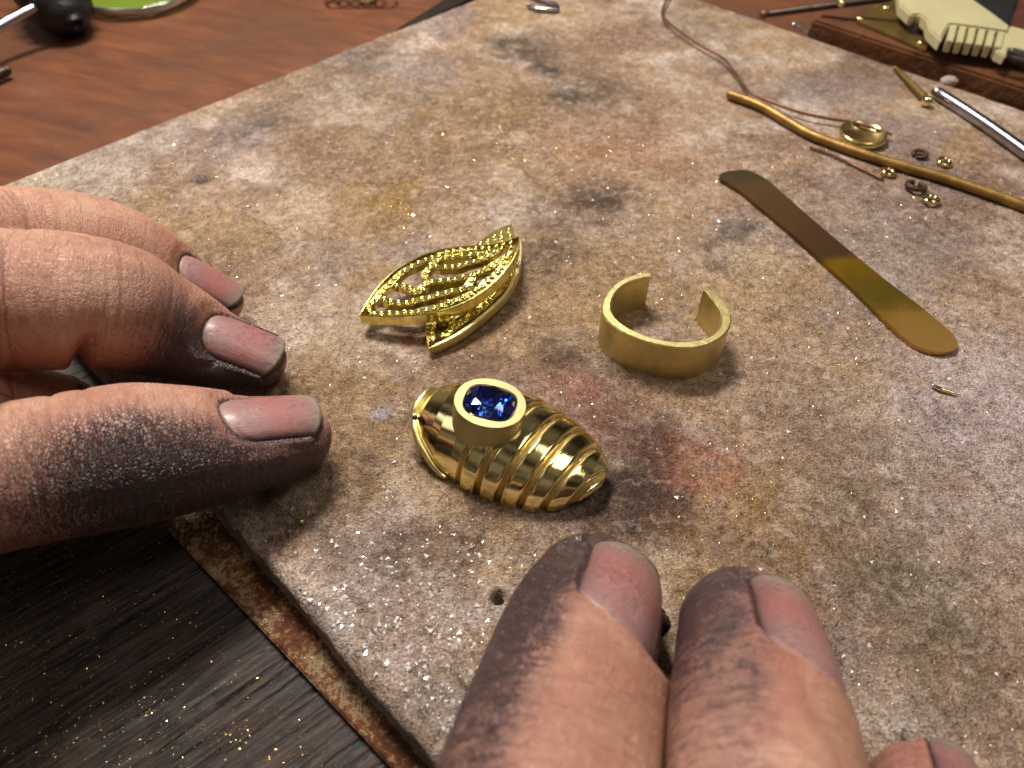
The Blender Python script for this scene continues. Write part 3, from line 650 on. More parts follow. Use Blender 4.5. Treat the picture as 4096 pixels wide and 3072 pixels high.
bk = box_poly('wooden_block', [P(*D5(x, y), ZP+.2) for x, y in [(2065,230),(2040,330),(2500,450),(2700,0),(2175,-40)]], ZP+.005, ZP+.2, simple('red_brown_wood', s2l((84, 44, 30)), .5, 0, .03, 4), None, .05)
tag(bk, 'dark reddish wooden block at the upper right corner', 'block')
# slim rod with bright ends on the bench
sr = empty('slim_tool', Q(1780,20,ZB), 'slim dark metal tool with a bright ball end past the far board edge', 'tool')
tube('shaft', [P(3060,58,.10), P(3300,26,.50), P(3570,-8,.85)], .085, dark_steel, sr, n=20)
ball('tip', P(3055,58,.10), .12, copper_wire, sr); ball('collar', P(3365,16,.62), .09, gold_polish, sr)
# silver splinter near the edge
tag(tube('steel_sliver', [P(3170,95,.05), P(3210,118,.05), P(3240,138,.05)], .05, steel, n=8, seg=8), 'small bright steel sliver on the far board edge', 'metal sliver')
# wire clip at top centre
tag(tube('wire_clip', [P(2110,22,.08), P(2150,36,.08), P(2222,40,.08), P(2225,22,.08), P(2180,4,.08), P(2120,-14,.08)], .06, steel, n=40, seg=8), 'small silver wire clip at the top edge of the picture', 'clip')
# file along the far left edge of the board
tag(box_poly('flat_file', [P(1575,118,-.1), P(1625,120,-.1), P(1900,-20,-.1), P(1830,-40,-.1)], ZB+.003, -.12, dark_steel, None, .02), 'dark narrow metal file lying along the far left board edge', 'file')
# coil of brass turnings
cl = []
for i in range(60):
    a = i*.55; q = P(1310+4.2*i, 2, ZB+.1); cl.append(q+np.array([.22*math.cos(a), .30*math.sin(a), .16+.14*math.sin(a*1.3)]))
tag(tube('brass_coil', cl, .04, brass_old, n=260, seg=6), 'tangle of thin brass wire on the bench at the top edge', 'wire coil')
# glass dish
dc = P(575, -8, ZB); gd_ = empty('glass_dish', dc, 'shallow round glass dish holding green liquid at the upper left', 'dish')
def lathe(name, prof, c, mat, parent, seg=72, smooth=True):
    V = [(c[0]+r*math.cos(2*math.pi*j/seg), c[1]+r*math.sin(2*math.pi*j/seg), c[2]+z) for r, z in prof for j in range(seg)]
    F = grid_faces(len(prof), seg, False, True)[:, ::-1].tolist()
    return link(name, mesh_np(name, localise(V, parent), F, smooth), mat, parent)
m = M('clear_glass'); m.set(Base__Color=(.80, .93, .86), Roughness=.03, IOR=1.48); m.b.inputs['Transmission Weight'].default_value = .9
lathe('bowl', [(.001, .02), (1.0, .02), (1.42, .10), (1.60, .34), (1.68, .36), (1.70, .30), (1.52, .05), (1.05, .002), (.001, .002)], dc, m.m, gd_)
m2 = M('green_liquid'); m2.set(Base__Color=s2l((108, 128, 36)), Roughness=.08); lathe('liquid', [(.001, .24), (1.46, .24), (1.38, .12), (.95, .04), (.001, .04)], dc, m2.m, gd_, 64, False)
cpr = empty('gold_cup', CUP, 'small round polished gold cup lying between the thin wire and the brass rod', 'cup')
lathe('cup', [(.44, .0), (.475, .07), (.47, .15), (.44, .165), (.41, .15), (.36, .085), (.22, .045), (.001, .03)], CUP, mat_gold('soft_gold', (.88, .74, .32), .2, .08, .001, 9, 0, (1, 1, 1)), cpr, 64)
# black rubber grip and its silver rod
bg = empty('gripped_rod', P(250, 60, ZB), 'silver rod pushed into a lumpy black rubber grip at the upper left corner', 'tool')
gp = spline([np.r_[P(140,-160,.5), .75], np.r_[P(180,-60,.4), .85], np.r_[P(240,20,.15), .80], np.r_[P(285,75,-.05), .52], np.r_[P(305,100,-.15), .2]], 40)
V, F = tube_np(gp[:, :3], gp[:, 3]*(1+.05*np.sin(np.arange(40)*1.2)), 24); link('grip', mesh_np('grip', localise(V, bg), F), rubber, bg)
tube('rod', [P(-120,180,.1), P(0,105,.2), P(150,25,.35)], .13, steel, bg, n=14)
tag(tube('dark_rod', [P(-80,330,-.4), P(5,292,-.4), P(36,278,-.4)], .13, dark_steel, n=10), 'end of a dark metal rod at the left edge of the picture', 'metal rod')
# ------------------------------------------------------------------ filings
SA = unit(np.array([.7076, -.7066, 0])); 
def flakes(name, pts, size, mat, label, tilt=.5):
    n = len(pts); a = RNG.uniform(0, 6.28, n); s = size*(.35+RNG.uniform(0, 1, n)**2.5*1.6)
    V = np.zeros((n, 4, 3)); V[:, :, :] = pts[:, None]
    for j, (da, k) in enumerate(((0, 1), (2.3, .7), (4.1, .9))):
        V[:, j, 0] += np.cos(a+da)*s*k; V[:, j, 1] += np.sin(a+da)*s*k
        V[:, j, 2] += s*RNG.uniform(-.1, tilt, n)
    V[:, 3, 2] += s*.45; V[:, 3, :2] += RNG.uniform(-.4, .4, (n, 2))*s[:, None]; idx = np.arange(n)*4
    F = np.vstack([np.stack([idx, idx+1, idx+3], 1), np.stack([idx+1, idx+2, idx+3], 1), np.stack([idx+2, idx, idx+3], 1)])
    o = link(name, mesh_np(name, V.reshape(-1, 3), F, False), mat)
    return tag(o, label, 'filings', None, 'stuff')
def scatter_px(n, x0, x1, y0, y1, z, keep=None):
    'random points of the surface inside an image rectangle, uniform on the ground'
    c = np.array([P(x, y, z) for x, y in ((x0, y0), (x1, y0), (x0, y1), (x1, y1))]); lo = c.min(0); hi = c.max(0)
    p = RNG.uniform(lo, hi, (n, 3)); p[:, 2] = z
    return p if keep is None else p[keep(p)]
def on_slab(p, mgn=.05):
    d = p[:, :2]-A0; u = d@E1; v = d@E2; return (u > mgn) & (u < L1-mgn) & (v > mgn) & (v < L2-mgn)
gold_dust = simple('gold_dust', (.85, .62, .24), .28, 1., 0, 10, .2)
pale_dust = simple('pale_crystal', (.86, .82, .80), .16, .3, 0, 10, .1)
dark_dust = simple('dark_grit', s2l((54, 42, 36)), .6, .2, 0, 10, .3)
def seat(p, dz=.0): p[:, 2] = zslab(p[:, 0], p[:, 1])+dz; return p
p = seat(scatter_px(26000, 0, 4096, 500, 3072, .004, on_slab)); dns = fbm(p[:, 0]*.9, p[:, 1]*.9, 200, 4); p = p[RNG.uniform(0, 1, len(p)) < np.clip((dns-.35)*3, .12, 1)]
flakes('gold_filings', p, .0088, gold_dust, 'fine gold filings scattered over the soldering board')
p = seat(scatter_px(9000, 0, 4096, 0, 3072, .004, on_slab), -.004)
flakes('board_grit', p, .012, dark_dust, 'fine dark grit in the surface of the soldering board', .2)
c0 = Q(830, 1340); 
p = np.concatenate([RNG.normal(c0, (1.0, .8, 0), (750, 3)), RNG.normal(Q(950,1480), (.5, .5, 0), (260, 3)), scatter_px(1500, 0, 4096, 500, 3072, 0)]); p = p[on_slab(p)]; seat(p, -.004)
flakes('pale_crystals', p, .025, pale_dust, 'pale glinting flux crystals, densest near the lower left board edge')
p = np.concatenate([scatter_px(6500, -100, 1700, 2100, 3072, ZB), RNG.normal(P(560,2840,ZB), (.5, .35, 0), (900, 3))]); p[:, 2] = ZB-.006; p = p[~on_slab(p, -.75)]
flakes('gold_dust', p, .0072, gold_dust, 'gold dust sprinkled on the dark weathered wood')
# ------------------------------------------------------------------ hands
def Sx(x, y, h, wpx, kd=.9, kp=.9):
    p = Q(x, y, h); return [*p, wpx*depth(p)/(FPX/K), kd, kp]
class Digit:
    def __init__(s, st, nref, cap=1.0, n=90):
        st = np.array(st, float); q = spline(st, n); s.C = q[:, :3]; s.r = q[:, 3]; s.kd = q[:, 4]; s.kp = q[:, 5]
        s.T = np.gradient(s.C, axis=0); s.T /= np.linalg.norm(s.T, axis=1)[:, None]
        nr = np.array(nref, float); N = nr-(s.T@nr)[:, None]*s.T; s.N = N/np.linalg.norm(N, axis=1)[:, None]; s.B = np.cross(s.T, s.N)
        s.s = np.r_[0, np.cumsum(np.linalg.norm(np.diff(s.C, axis=0), axis=1))]; s.s -= s.s[-1]; s.cap = cap; s.n = n   # s=0 at the fingertip end
    def mesh(s, seg=48):
        th = np.linspace(0, 2*np.pi, seg, endpoint=False); rings = []
        def ring(C, r, kd, kp, N, B):
            c = np.cos(th); k = np.where(c > 0, kd, kp); sn = np.sin(th)
            return C+(N[None]*(c*k*r)[:, None]+B[None]*(sn*r)[:, None])
        for i in range(s.n): rings.append(ring(s.C[i], s.r[i], s.kd[i], s.kp[i], s.N[i], s.B[i]))
        rt = s.r[-1]
        for t in np.sin(np.linspace(.12, math.pi/2-.03, 12)):
            e = math.sqrt(max(1-t*t, 0))**.92
            rings.append(ring(s.C[-1]+s.T[-1]*t*rt*s.cap, rt*e, s.kd[-1], s.kp[-1], s.N[-1], s.B[-1]))
        V = np.vstack(rings); F = grid_faces(len(rings), seg, False, True).tolist(); F.append(list(range(seg))[::-1]); F.append([(len(rings)-1)*seg+j for j in range(seg)])
        return V, F
    def proj(s):
        d = s.C-np.array([0, 0, CAMH]); z = d[:, 1]*math.cos(PITCH)-d[:, 2]*math.sin(PITCH); y = d[:, 1]*math.sin(PITCH)+d[:, 2]*math.cos(PITCH)
        return np.stack([(2048+d[:, 0]/z*FPX)/K, (1536-y/z*FPX)/K], 1)
class Nail:
    'local frame on the digit: origin mid nail, L towards the tip, Nz outward'
    def __init__(s, dg, smid, ang, length, hw, Rn, lift=0., pitch=0., kl=.05, out=0.):
        i = int(np.argmin(np.abs(dg.s-smid))) if smid <= 0 else dg.n-1
        a = math.radians(ang); N = dg.N[i]*math.cos(a)+dg.B[i]*math.sin(a); T = dg.T[i]
        c = math.cos(a); kk = dg.kd[i] if c > 0 else dg.kp[i]
        rad = dg.r[i]/math.sqrt((c/kk)**2+math.sin(a)**2)
        s.O = dg.C[i]+N*(rad+lift)+T*(smid if smid > 0 else 0)
        p = math.radians(pitch); s.L = T*math.cos(p)-N*math.sin(p); s.Z = N*math.cos(p)+T*math.sin(p); s.W = np.cross(s.Z, s.L)
        s.len = length; s.hw = hw; s.R = Rn; s.kl = kl
    def amin(s, u): return -s.len/2+s.len*.30*(1-np.sqrt(np.clip(1-u*u, 0, 1)))
    def amax(s, u): return s.len/2-s.len*.13*np.abs(u)**2.4
    def pt(s, a, b, c=0.):
        t = b/s.R
        return s.O+np.multiply.outer(a, s.L)+np.multiply.outer((s.R+c)*np.sin(t), s.W)+np.multiply.outer((s.R+c)*np.cos(t)-s.R-s.kl*a*a, s.Z)
    def loc(s, X):
        d = X-s.O; a = d@s.L; y = d@s.W; z = d@s.Z+s.kl*a*a+s.R
        return a, s.R*np.arctan2(y, z), np.hypot(y, z)-s.R
    def mesh(s, nu=28, nv=30):
        u = np.linspace(-1, 1, nu)*.995; v = np.linspace(0, 1, nv); U, V_ = np.meshgrid(u, v, indexing='ij'); U = U.ravel(); V_ = V_.ravel()
        a = s.amin(U)*(1-V_)+s.amax(U)*V_; top = s.pt(a, U*s.hw, .012-.030*np.clip((np.abs(U)-.8)/.2, 0, 1)**2-.02*np.clip(1-V_*9, 0, 1)); bot = s.pt(a, U*s.hw*.99, -.035)
        F = grid_faces(nu, nv); n = len(top); rim = []
        idx = np.arange(nu*nv).reshape(nu, nv); r = np.concatenate([idx[:, 0], idx[-1, 1:], idx[-2::-1, -1], idx[0, -2:0:-1]])
        side = np.stack([r, r+n, np.roll(r, -1)+n, np.roll(r, -1)], 1)
        return np.vstack([top, bot]), np.vstack([F, F[:, ::-1]+n, side]), np.r_[V_, V_], np.r_[U, U]
def skin_material():
    m = M('work_stained_skin'); fc = m.attr('fc', 'Vector'); dirt_shade = m.attr('dirt_shade'); red = m.attr('red'); v = m.coord()
    n = m.noise(v, 1.6, 5, .6); nf = m.noise(v, 9, 5, .65)
    c = m.mix(m.ramp(n, [(.35, 0.), (.65, 1.)]), s2l((184, 138, 113)), s2l((198, 156, 132)))
    c = m.mix(m.ramp(nf, [(.4, 0.), (.75, .35)]), c, s2l((168, 112, 94)))
    c = m.mix(m.math('MULTIPLY', red, .75), c, s2l((154, 92, 80)))
    mp = m.node('ShaderNodeMapping', Vector=fc); mp.inputs['Scale'].default_value = (1.0, .62, 1)
    d0 = m.node('ShaderNodeTexNoise', Vector=mp.outputs[0], Scale=9.0, Detail=2.0)
    dv_ = m.node('ShaderNodeVectorMath'); dv_.operation = 'MULTIPLY_ADD'; m.put(dv_.inputs[0], d0.outputs['Color']); dv_.inputs[1].default_value = (.10, .10, .10); m.put(dv_.inputs[2], mp.outputs[0])
    vo = m.node('ShaderNodeTexVoronoi', Vector=dv_.outputs[0], Scale=29.0); vo.feature = 'DISTANCE_TO_EDGE'
    crack = m.ramp(vo.outputs['Distance'], [(.0, 0.), (.16, 1.)])
    mp2 = m.node('ShaderNodeMapping', Vector=dv_.outputs[0]); mp2.inputs['Scale'].default_value = (7, 1.6, 1)
    lines = m.noise(mp2.outputs[0], 3.4, 4, .6); lr = m.ramp(lines, [(.38, 0.), (.5, 1.)])
    mp3 = m.node('ShaderNodeMapping', Vector=dv_.outputs[0]); mp3.inputs['Scale'].default_value = (1.2, 9, 1)
    lines2 = m.ramp(m.noise(mp3.outputs[0], 3.0, 4, .6), [(.36, 0.), (.52, 1.)])
    dn = m.math('ADD', dirt_shade, m.math('MULTIPLY', m.math('SUBTRACT', nf, .5), m.math('MULTIPLY_ADD', dirt_shade, .55, .10)), clamp=True)
    dn = m.math('ADD', dn, m.math('MULTIPLY', m.math('SUBTRACT', 1.0, crack), m.math('MULTIPLY_ADD', dirt_shade, .25, m.math('MULTIPLY', m.attr('wr'), .75))), clamp=True)
    dn = m.math('ADD', dn, m.math('MULTIPLY', m.math('SUBTRACT', 1.0, lr), m.math('MULTIPLY_ADD', dirt_shade, .25, .10)), clamp=True)
    dcol = m.mix(m.ramp(dn, [(.0, 0.), (.9, 1.)]), s2l((134, 94, 90)), s2l((58, 40, 42)))
    c = m.mix(m.ramp(dn, [(.02, 0.), (.75, .96)]), c, dcol)
    rough = m.math('SUBTRACT', .52, m.math('MULTIPLY', dirt_shade, .12))
    m.set(Base__Color=c, Roughness=rough)
    m.put(m.b.inputs['Specular IOR Level'], m.math('MULTIPLY_ADD', dirt_shade, .25, .45))
    m.b.inputs['Subsurface Weight'].default_value = .12; m.b.inputs['Subsurface Radius'].default_value = (.16, .06, .03); m.b.inputs['Subsurface Scale'].default_value = 1.0
    wr = m.attr('wr')
    h = m.math('ADD', m.math('MULTIPLY', crack, m.math('MULTIPLY_ADD', wr, .75, .12)), m.math('MULTIPLY', lr, m.math('MULTIPLY_ADD', wr, .4, .22)))
    h = m.math('ADD', h, m.math('MULTIPLY', lines2, .16))
    m.set(Normal=m.bump(h, .022)); return m.m
def nail_material():
    m = M('fingernail'); v = m.attr('nv'); u = m.attr('nu'); o = m.coord(); nd = m.attr('ndirt')
    n = m.noise(o, 3.2, 4, .6); nf = m.noise(o, 16, 4, .6)
    c = m.mix(m.ramp(n, [(.38, 0.), (.66, 1.)]), s2l((150, 108, 108)), s2l((168, 128, 124)))
    c = m.mix(m.ramp(v, [(.22, 0.), (.50, .7)]), c, s2l((166, 100, 95)))
    c = m.mix(m.ramp(v, [(.62, 0.), (.85, .7)]), c, s2l((150, 116, 112)))
    vv = m.math('ADD', v, m.math('MULTIPLY', m.math('SUBTRACT', n, .5), .10))
    c = m.mix(m.ramp(vv, [(.88, 0.), (.94, .8)]), c, s2l((142, 134, 118)))
    e = m.math('POWER', m.math('ABSOLUTE', u), 4.5)
    c = m.mix(m.math('MULTIPLY', e, m.math('MULTIPLY_ADD', n, 1.2, .3), clamp=True), c, s2l((72, 50, 50)))
    c = m.mix(m.ramp(v, [(.0, .7), (.07, 0.)]), c, s2l((176, 150, 138)))
    c = m.mix(m.math('MULTIPLY', m.math('MULTIPLY', m.ramp(nf, [(.42, 0.), (.62, 1.)]), m.ramp(n, [(.40, 0.), (.62, 1.)])), m.math('MULTIPLY_ADD', nd, .6, .1)), c, s2l((96, 74, 80)))
    m.set(Base__Color=c, Roughness=m.math('MULTIPLY_ADD', nf, .3, .30)); m.b.inputs['Coat Weight'].default_value = .3; m.b.inputs['Coat Roughness'].default_value = .25
    m.b.inputs['Subsurface Weight'].default_value = .08; m.b.inputs['Subsurface Radius'].default_value = (.1, .05, .03); m.b.inputs['Subsurface Scale'].default_value = 1.0
    mp = m.node('ShaderNodeCombineXYZ', X=m.math('MULTIPLY', u, 9.0), Y=v); m.set(Normal=m.bump(m.math('ADD', m.noise(mp.outputs[0], 4, 3), nf), .006)); return m.m
SKIN = skin_material(); NAIL = nail_material()
NREP = {}
def build_hand(digits, nails, blobs, label, dirt_shade_fn, folds, voxel=.034, press=None):
    V = []; F = []
    for d in list(digits)+list(blobs):
        v, f = d.mesh(); o = len(V); V += v.tolist(); F += [[i+o for i in q] for q in f]
    tmp = link('hand_tmp', mesh_np('hand_tmp', V, F))
    bm = bmesh.new(); bm.from_mesh(tmp.data); bmesh.ops.recalc_face_normals(bm, faces=bm.faces); bm.to_mesh(tmp.data); bm.free()
    md = tmp.modifiers.new('r', 'REMESH'); md.mode = 'VOXEL'; md.voxel_size = voxel; md.adaptivity = 0
    sm = tmp.modifiers.new('s', 'SMOOTH'); sm.factor = .5; sm.iterations = 6
    dg = bpy.context.evaluated_depsgraph_get(); ev = bpy.data.meshes.new_from_object(tmp.evaluated_get(dg))
    old = tmp.data; bpy.data.objects.remove(tmp); bpy.data.meshes.remove(old)
    me = ev; me.name = 'skin'; me.materials.clear(); n = len(me.vertices)
    X = np.empty(n*3, np.float32); me.vertices.foreach_get('co', X); X = X.reshape(-1, 3).astype(float)
    nor = np.empty(n*3, np.float32); me.vertices.foreach_get('normal', nor); nor = nor.reshape(-1, 3).astype(float)
    allC = np.vstack([d.C for d in digits]); allr = np.concatenate([d.r for d in digits]); did = np.concatenate([[k]*d.n for k, d in enumerate(digits)])
    best = np.zeros(n, int)
    for a in range(0, n, 8000):
        D = np.linalg.norm(X[a:a+8000, None]-allC[None], axis=2)/allr[None]; best[a:a+8000] = D.argmin(1)
    s = np.zeros(n); th = np.zeros(n); k = did[best]; arc = np.zeros(n)
    offs = np.cumsum([0]+[d.n for d in digits])
    for q, d in enumerate(digits):
        mk = k == q; i = best[mk]-offs[q]; e = X[mk]-d.C[i]
        s[mk] = d.s[i]+np.einsum('ij,ij->i', e, d.T[i]); th[mk] = np.arctan2(np.einsum('ij,ij->i', e, d.B[i]), np.einsum('ij,ij->i', e, d.N[i])); arc[mk] = th[mk]*d.r[i]
    dirt_shade, wr, red = dirt_shade_fn(k, s, th, X)
    # long folds of the skin
    for (q, s0, wd, dep, tc, tw) in folds:
        mk = k == q; g = np.exp(-((s-s0-.05*np.sin(th*2.1+s0*3))/wd)**2)*np.exp(-((np.angle(np.exp(1j*(th-tc))))/tw)**4)*mk
        X -= nor*(g*dep)[:, None]
    if press: X = press(k, s, th, X, nor)
    # nail beds, folds around the nails
    for q, nl in nails:
        a, b_, c = nl.loc(X); mk = (c > -.30) & (c < (.60 if press else .30)) & (k == q) & (np.abs(b_) < nl.hw*1.8) & (np.abs(a) < nl.len)
        u = b_/nl.hw; uc = np.clip(u, -1, 1); am = nl.amin(uc); ax_ = nl.amax(uc)
        d_out = np.maximum(np.maximum(am-a, np.abs(b_)-nl.hw), 0.); inside = (d_out <= 0) & (a < ax_) & mk
        side = mk & (d_out > 0) & (a < ax_+.02) & (d_out < .26)
        tgt = c.copy(); tgt[inside] = -.022
        wbl = np.exp(-(d_out/.10)**2); ridge = .034*np.exp(-((d_out-.045)/.04)**2)
        tgt = np.where(side, np.where(c > -.25, c*(1-wbl)+(-.005)*wbl, c)+ridge, tgt)
        tgt = np.where(mk & bool(press) & (np.abs(b_) > nl.hw) & (a > -nl.len*.62) & (a < ax_+.05), np.minimum(tgt, .045+.45*np.clip(d_out-.12, 0, 1)), tgt)
        dist = mk & (a >= ax_) & (np.abs(u) < 1.15)
        tgt = np.where(dist, np.minimum(c, -.02+.0*a)-.05*np.exp(-((a-ax_-.01)/.05)**2), tgt)
        ta = (X-nl.O)@nl.L; rad = np.stack([np.sin(b_/nl.R), np.cos(b_/nl.R)], 1)
        X += ((tgt-c)*mk)[:, None]*(rad[:, :1]*nl.W+rad[:, 1:]*nl.Z)
        edge = np.exp(-((d_out-.006)/.020)**2)*mk*(a < ax_+.05)+np.exp(-((a-ax_-.02)/.04)**2)*mk*(np.abs(u) < 1.05)
        dirt_shade = np.clip(dirt_shade+edge*.8, 0, 1)
    me.vertices.foreach_set('co', X.astype(np.float32).ravel())
    setattr_v(me, 'fc', np.stack([s, arc, k*3.7], 1)); setattr_f(me, 'dirt_shade', dirt_shade); setattr_f(me, 'wr', wr); setattr_f(me, 'red', red)
    me.polygons.foreach_set('use_smooth', [True]*len(me.polygons)); me.update()
    o = link('hand', me, SKIN); tag(o, label, 'hand')
    for j, (q, nl) in enumerate(nails):
        v, f, vv, uu = nl.mesh(); nm = mesh_np('fingernail', v, f); setattr_f(nm, 'nv', vv); setattr_f(nm, 'nu', uu); setattr_f(nm, 'ndirt', np.full(len(v), .9)); link('fingernail', nm, NAIL, o)
    return o
def gs(x, c, w): return np.exp(-((x-c)/w)**2)
def ga(th, c, w): return np.exp(-(np.angle(np.exp(1j*(th-c)))/w)**2)
Wp = lambda x, y, z, r, kd=.9, kp=.9: [x, y, z, r, kd, kp]
# --- left hand: thumb in front, index and middle behind
thumb = Digit([Wp(-12.5,4.3,3.0,1.35,.9,.9), Sx(-420,1100,2.1,235), Sx(-230,1070,1.7,200), Sx(-100,1045,1.48,180), Sx(0,1030,1.36,171), Sx(100,1012,1.24,167), Sx(200,994,1.15,166), Sx(300,978,1.05,163), Sx(400,965,.93,147,.86,.95), Sx(500,955,.78,128,.8,.95), Sx(580,945,.66,108,.78,.95), Sx(636,935,.56,92,.78,.95)], (0, .12, 1), .82, 110)
index = Digit([Wp(-13,7.6,4.2,1.25), Sx(-420,665,3.1,205), Sx(-200,655,2.5,176), Sx(0,648,2.05,163), Sx(120,648,1.9,160), Sx(210,655,1.72,152), Sx(290,675,1.40,136,.95,.95), Sx(370,703,1.05,118,.8,1.0), Sx(450,738,.74,99,.72,1.0), Sx(520,763,.53,78,.72,1.0), Sx(556,775,.45,64,.72,1.0)], (.25, .1, 1), .95, 110)
middle = Digit([Wp(-13,10,4.4,1.1), Sx(-350,520,3.3,140), Sx(-150,515,2.6,124), Sx(0,515,2.1,120), Sx(110,518,1.85,118), Sx(200,528,1.62,112), Sx(280,552,1.32,102), Sx(360,590,.98,90,.8,1), Sx(430,625,.68,72,.75,1), Sx(478,648,.48,52,.75,1)], (.25, .15, 1), .9, 100)
ring_ = Digit([Wp(-14,11.5,3.9,1.0), Wp(-12.6,11.6,3.2,.85), Wp(-11.6,11.2,2.0,.8), Wp(-11.4,10.7,1.0,.7), Wp(-11.7,10.3,.55,.55)], (1, 0, .3), .9, 50)
little = Digit([Wp(-15,12.6,3.3,.9), Wp(-13.9,12.9,2.6,.7), Wp(-13.2,12.5,1.5,.65), Wp(-13.1,12.0,.7,.55), Wp(-13.3,11.7,.2,.45)], (1, 0, .3), .9, 50)
palmL = Digit([Wp(-24,3,7.0,2.6,.7,.7), Wp(-20,5,5.6,2.6,.75,.75), Wp(-17,7.2,4.6,3.6,.42,.42), Wp(-14.5,8.8,4.1,3.3,.36,.36), Wp(-13.2,9.4,3.9,2.6,.36,.36)], (.1, 0, 1), .4, 60)
webL = Digit([Wp(-13.2,6.0,3.4,1.3), Sx(-420,900,2.3,215), Sx(-230,890,1.75,172), Sx(-40,878,1.05,125), Sx(60,872,.80,95), Sx(150,866,.55,60)], (0, 0, 1), .8, 50)
palmL2 = Digit([Wp(-18.5,5.5,4.8,1.7), Wp(-15.5,4.6,3.8,1.6), Wp(-12.6,4.3,3.0,1.3)], (0, 0, 1), .4, 30)
def nor_z(th): return np.abs(th) > 1.9
def dirt_shade_L(k, s, th, X):
    nz = fbm(s*1.2+k*5, th*1.2+9, 300, 4)
    d = np.zeros(len(s)); t = k == 0
    # thumb: palmar and camera-facing side (theta negative or positive?) handled by world direction below
    face = np.clip(.5-.5*np.cos(th), 0, 1)                       # 0 dorsal, 1 palmar
    near = np.clip(-np.sin(th)*SGN_T, 0, 1)
    dt = .80*gs(s, -1.75, .85)*ga(th, SB*.72, .85)+.72*np.clip((s+1.5)/.9, 0, 1)*np.clip(face*1.9-.2, 0, 1)+.30*np.clip(near, 0, 1)*np.clip((s+4.2)/2.0, 0, 1)
    d = np.where(t, dt, d)
    near2 = np.clip(-np.sin(th)*SGN_I, 0, 1)
    di = .95*gs(s, -.75, 1.0)*np.clip(near2*1.25-.1, 0, 1)+.8*face*np.clip((s+1.0)/.6, 0, 1)
    d = np.where(k == 1, di, d); d = np.where(k == 2, .35*face, d)
    d = np.clip(d*(.65+.7*nz), 0, 1)
    web_shade = (X[:, 2] < 1.45) & (X[:, 1] > 5.75) & (X[:, 1] < 7.1) & (X[:, 0] < -4.6) & (k == 0) & (nor_z(th)); d = np.where(web_shade, .9, d)  # shade between thumb and index painted dark on the web skin
    wr = np.where(t, gs(s, -2.0, 1.0)*np.clip(near*1.3-.1, 0, 1), 0)+np.where(k == 1, .18*gs(s, -1.2, 1.0), 0)+.05
    red = np.clip((nz-.45)*3, 0, .5)+np.where(k <= 2, .5*gs(s, -.3, .8), 0)+.6*face
    return d, np.clip(wr, 0, 1), np.clip(red, 0, 1)
# which sine sign faces the camera
def cam_sign(dg): 
    v = unit(np.array([0, 0, CAMH])-dg.C[-20]); v = v*np.array([1, 1, .15]); return -1.0 if np.dot(dg.B[-20], v) > 0 else 1.0
SGN_T = cam_sign(thumb); SGN_I = cam_sign(index)
SB = -SGN_T*math.pi/2; SBI = -SGN_I*math.pi/2
nailsL = [(0, Nail(thumb, -.32, SGN_T*0, 1.18, .46, .56, .0, 4, .06)),
          (1, Nail(index, -.27, -SGN_I*10, 1.08, .42, .50, .0, 4, .05)),
          (2, Nail(middle, -.32, -SGN_I*2, .98, .38, .44, .0, 4, .05))]
foldsL = [(0,-2.2,.05,.02,0,1.5),(0,-2.55,.06,.03,0,1.6),(0,-3.1,.06,.025,0,1.5),(0,-3.4,.05,.02,0,1.5),(0,-3.9,.06,.025,0,1.5),(0,-4.3,.05,.02,0,1.5),(1,-2.3,.09,.20,SBI*1.35,.8),(1,-2.2,.05,.018,0,1.2),(1,-2.9,.06,.018,0,1.2),(1,-1.6,.04,.012,0,1.4),(2,-2.3,.05,.015,0,1.2)]
build_hand([thumb, index, middle, ring_, little], nailsL, [palmL, palmL2, webL], 'hand reaching in from the left, dirty thumb in front of two bent fingers', dirt_shade_L, foldsL)
# --- right hand
fD = Digit([Wp(-.6,-2.6,2.6,.98), Wp(-.1,-.6,2.15,.92), Sx(1160,1820,1.72,258), Sx(1190,1659,1.50,232), Sx(1231,1500,1.22,205), Sx(1258,1400,.98,188), Sx(1284,1330,.76,170,.8,.95), Sx(1297,1300,.68,158,.8,.95)], (.30, -.18, 1), .93, 100)
fE = Digit([Wp(1.5,-2.3,2.6,.94), Wp(1.72,-.5,2.15,.86), Sx(1678,1820,1.72,236), Sx(1660,1659,1.50,216), Sx(1651,1560,1.32,202), Sx(1643,1470,1.04,184), Sx(1635,1392,.80,164,.8,.95), Sx(1629,1368,.74,155,.8,.95)], (.52, -.22, 1), .93, 100)
fF = Digit([Wp(3.2,-1.8,2.4,.86), Wp(3.1,-.4,1.75,.8), Sx(2085,2000,1.15,200), Sx(2045,1880,.90,170), Sx(2020,1775,.68,146,.8,.95), Sx(2015,1745,.6,138,.8,.95)], (.25, -.3, 1), .9, 80)
fG = Digit([Wp(4.6,-2.6,2.4,.8), Wp(4.9,-1.3,1.9,.7), Wp(5.0,-.2,1.2,.62), Wp(5.0,.5,.6,.5)], (.3, 0, 1), .9, 40)
fT = Digit([Wp(-2.0,-5.6,2.8,1.3), Wp(-3.2,-4.0,2.2,1.0), Wp(-3.5,-2.6,1.5,.9), Wp(-3.3,-1.4,.9,.65)], (-.3, 0, 1), .9, 50)
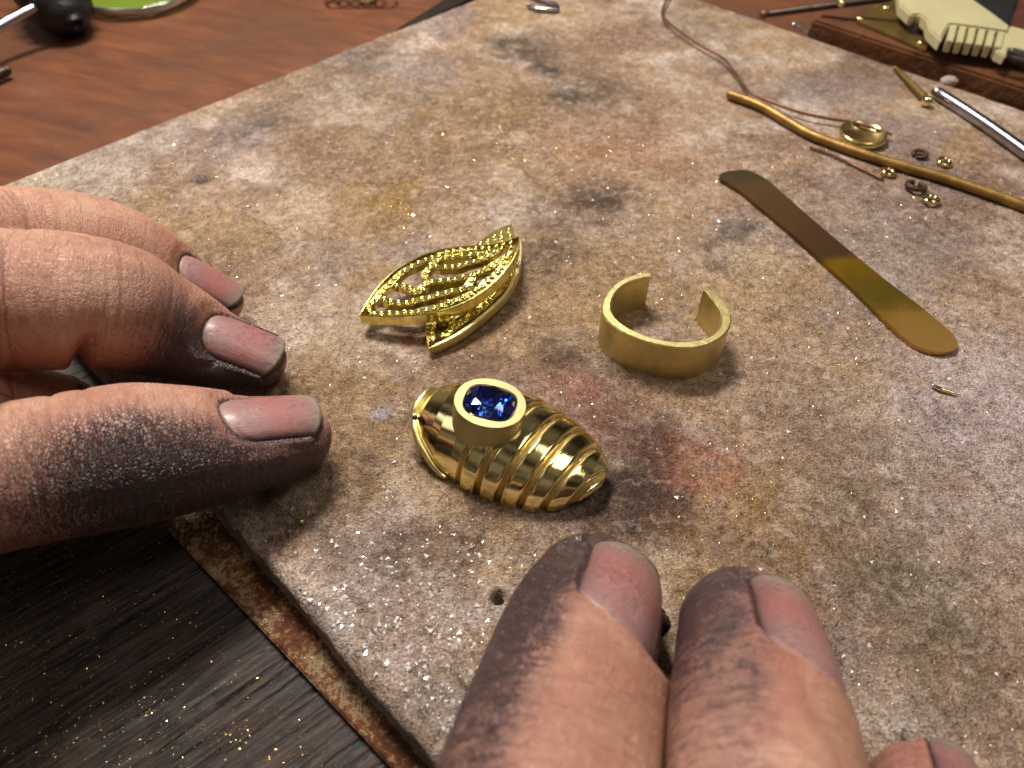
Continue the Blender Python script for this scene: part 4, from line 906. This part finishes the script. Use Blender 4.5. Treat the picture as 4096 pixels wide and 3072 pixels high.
palmR = Digit([Wp(2,-12,4.2,2.7,.72,.72), Wp(1.8,-9,3.6,2.9,.65,.65), Wp(1.6,-6.5,2.8,4.0,.36,.36), Wp(1.9,-4.0,2.6,3.9,.28,.28), Wp(2.0,-2.9,2.5,3.3,.26,.26)], (0, 0, 1), .3, 60)
SGL = -1.0 if np.dot(fD.B[-10], [-1, 0, 0]) > 0 else 1.0     # sine sign of the left flank
def dirtR(k, s, th, X):
    nz = fbm(s*1.3+k*5+40, th*1.3+19, 310, 4); left = np.clip(-np.sin(th)*SGL, 0, 1); face = np.clip(.5-.5*np.cos(th), 0, 1)
    dD = .95*np.clip((left-.42)*2.6, 0, 1)*gs(s, -.3, 2.6)+.55*np.clip((s+.35)/.4, 0, 1)
    dE = .75*np.clip((left-.55)*2.6, 0, 1)*gs(s, -.1, 2.2)+.45*np.clip((s+.1)/.35, 0, 1)
    d = np.where(k == 0, dD, 0)+np.where(k == 1, dE, 0)+np.where(k == 2, .1+.2*face, 0)
    fine = fbm(s*3.1+k*5, th*3.3+3, 330, 4); d = np.clip(d*(.45+.55*nz+.65*fine)+.06*nz, 0, 1)
    wr = np.where(k == 0, .5*np.clip((left-.45)*2, 0, 1)*gs(s, -1.2, 1.4), 0)+.04
    red = np.clip((nz-.45)*3, 0, .5)+.7*gs(s, -.5, .7)+.3*left
    return d, np.clip(wr, 0, 1), np.clip(red, 0, 1)
nailsR = [(0, Nail(fD, -.36, SGL*11, 1.32, .60, .62, .0, 5, .06)),
          (1, Nail(fE, -.46, SGL*3, 1.42, .62, .66, .0, 5, .06)),
          (2, Nail(fF, -.10, SGL*10, 1.1, .44, .52, .0, 3, .05))]
foldsR = []
def pressR(k, s, th, X, nor):
    'the two fingertips flatten and bulge against each other'
    g = np.where(k == 0, np.clip((nor[:, 0]-.5)*2.5, 0, 1), 0)+np.where(k == 1, np.clip((-nor[:, 0]-.5)*2.5, 0, 1), 0)
    X[:, 0] += nor[:, 0]*g*.045*(s > -6); return X
build_hand([fD, fE, fF, fG, fT], nailsR, [palmR], 'hand reaching up from the bottom, two soot stained fingertips pressed side by side', dirtR, foldsR, .026, pressR)
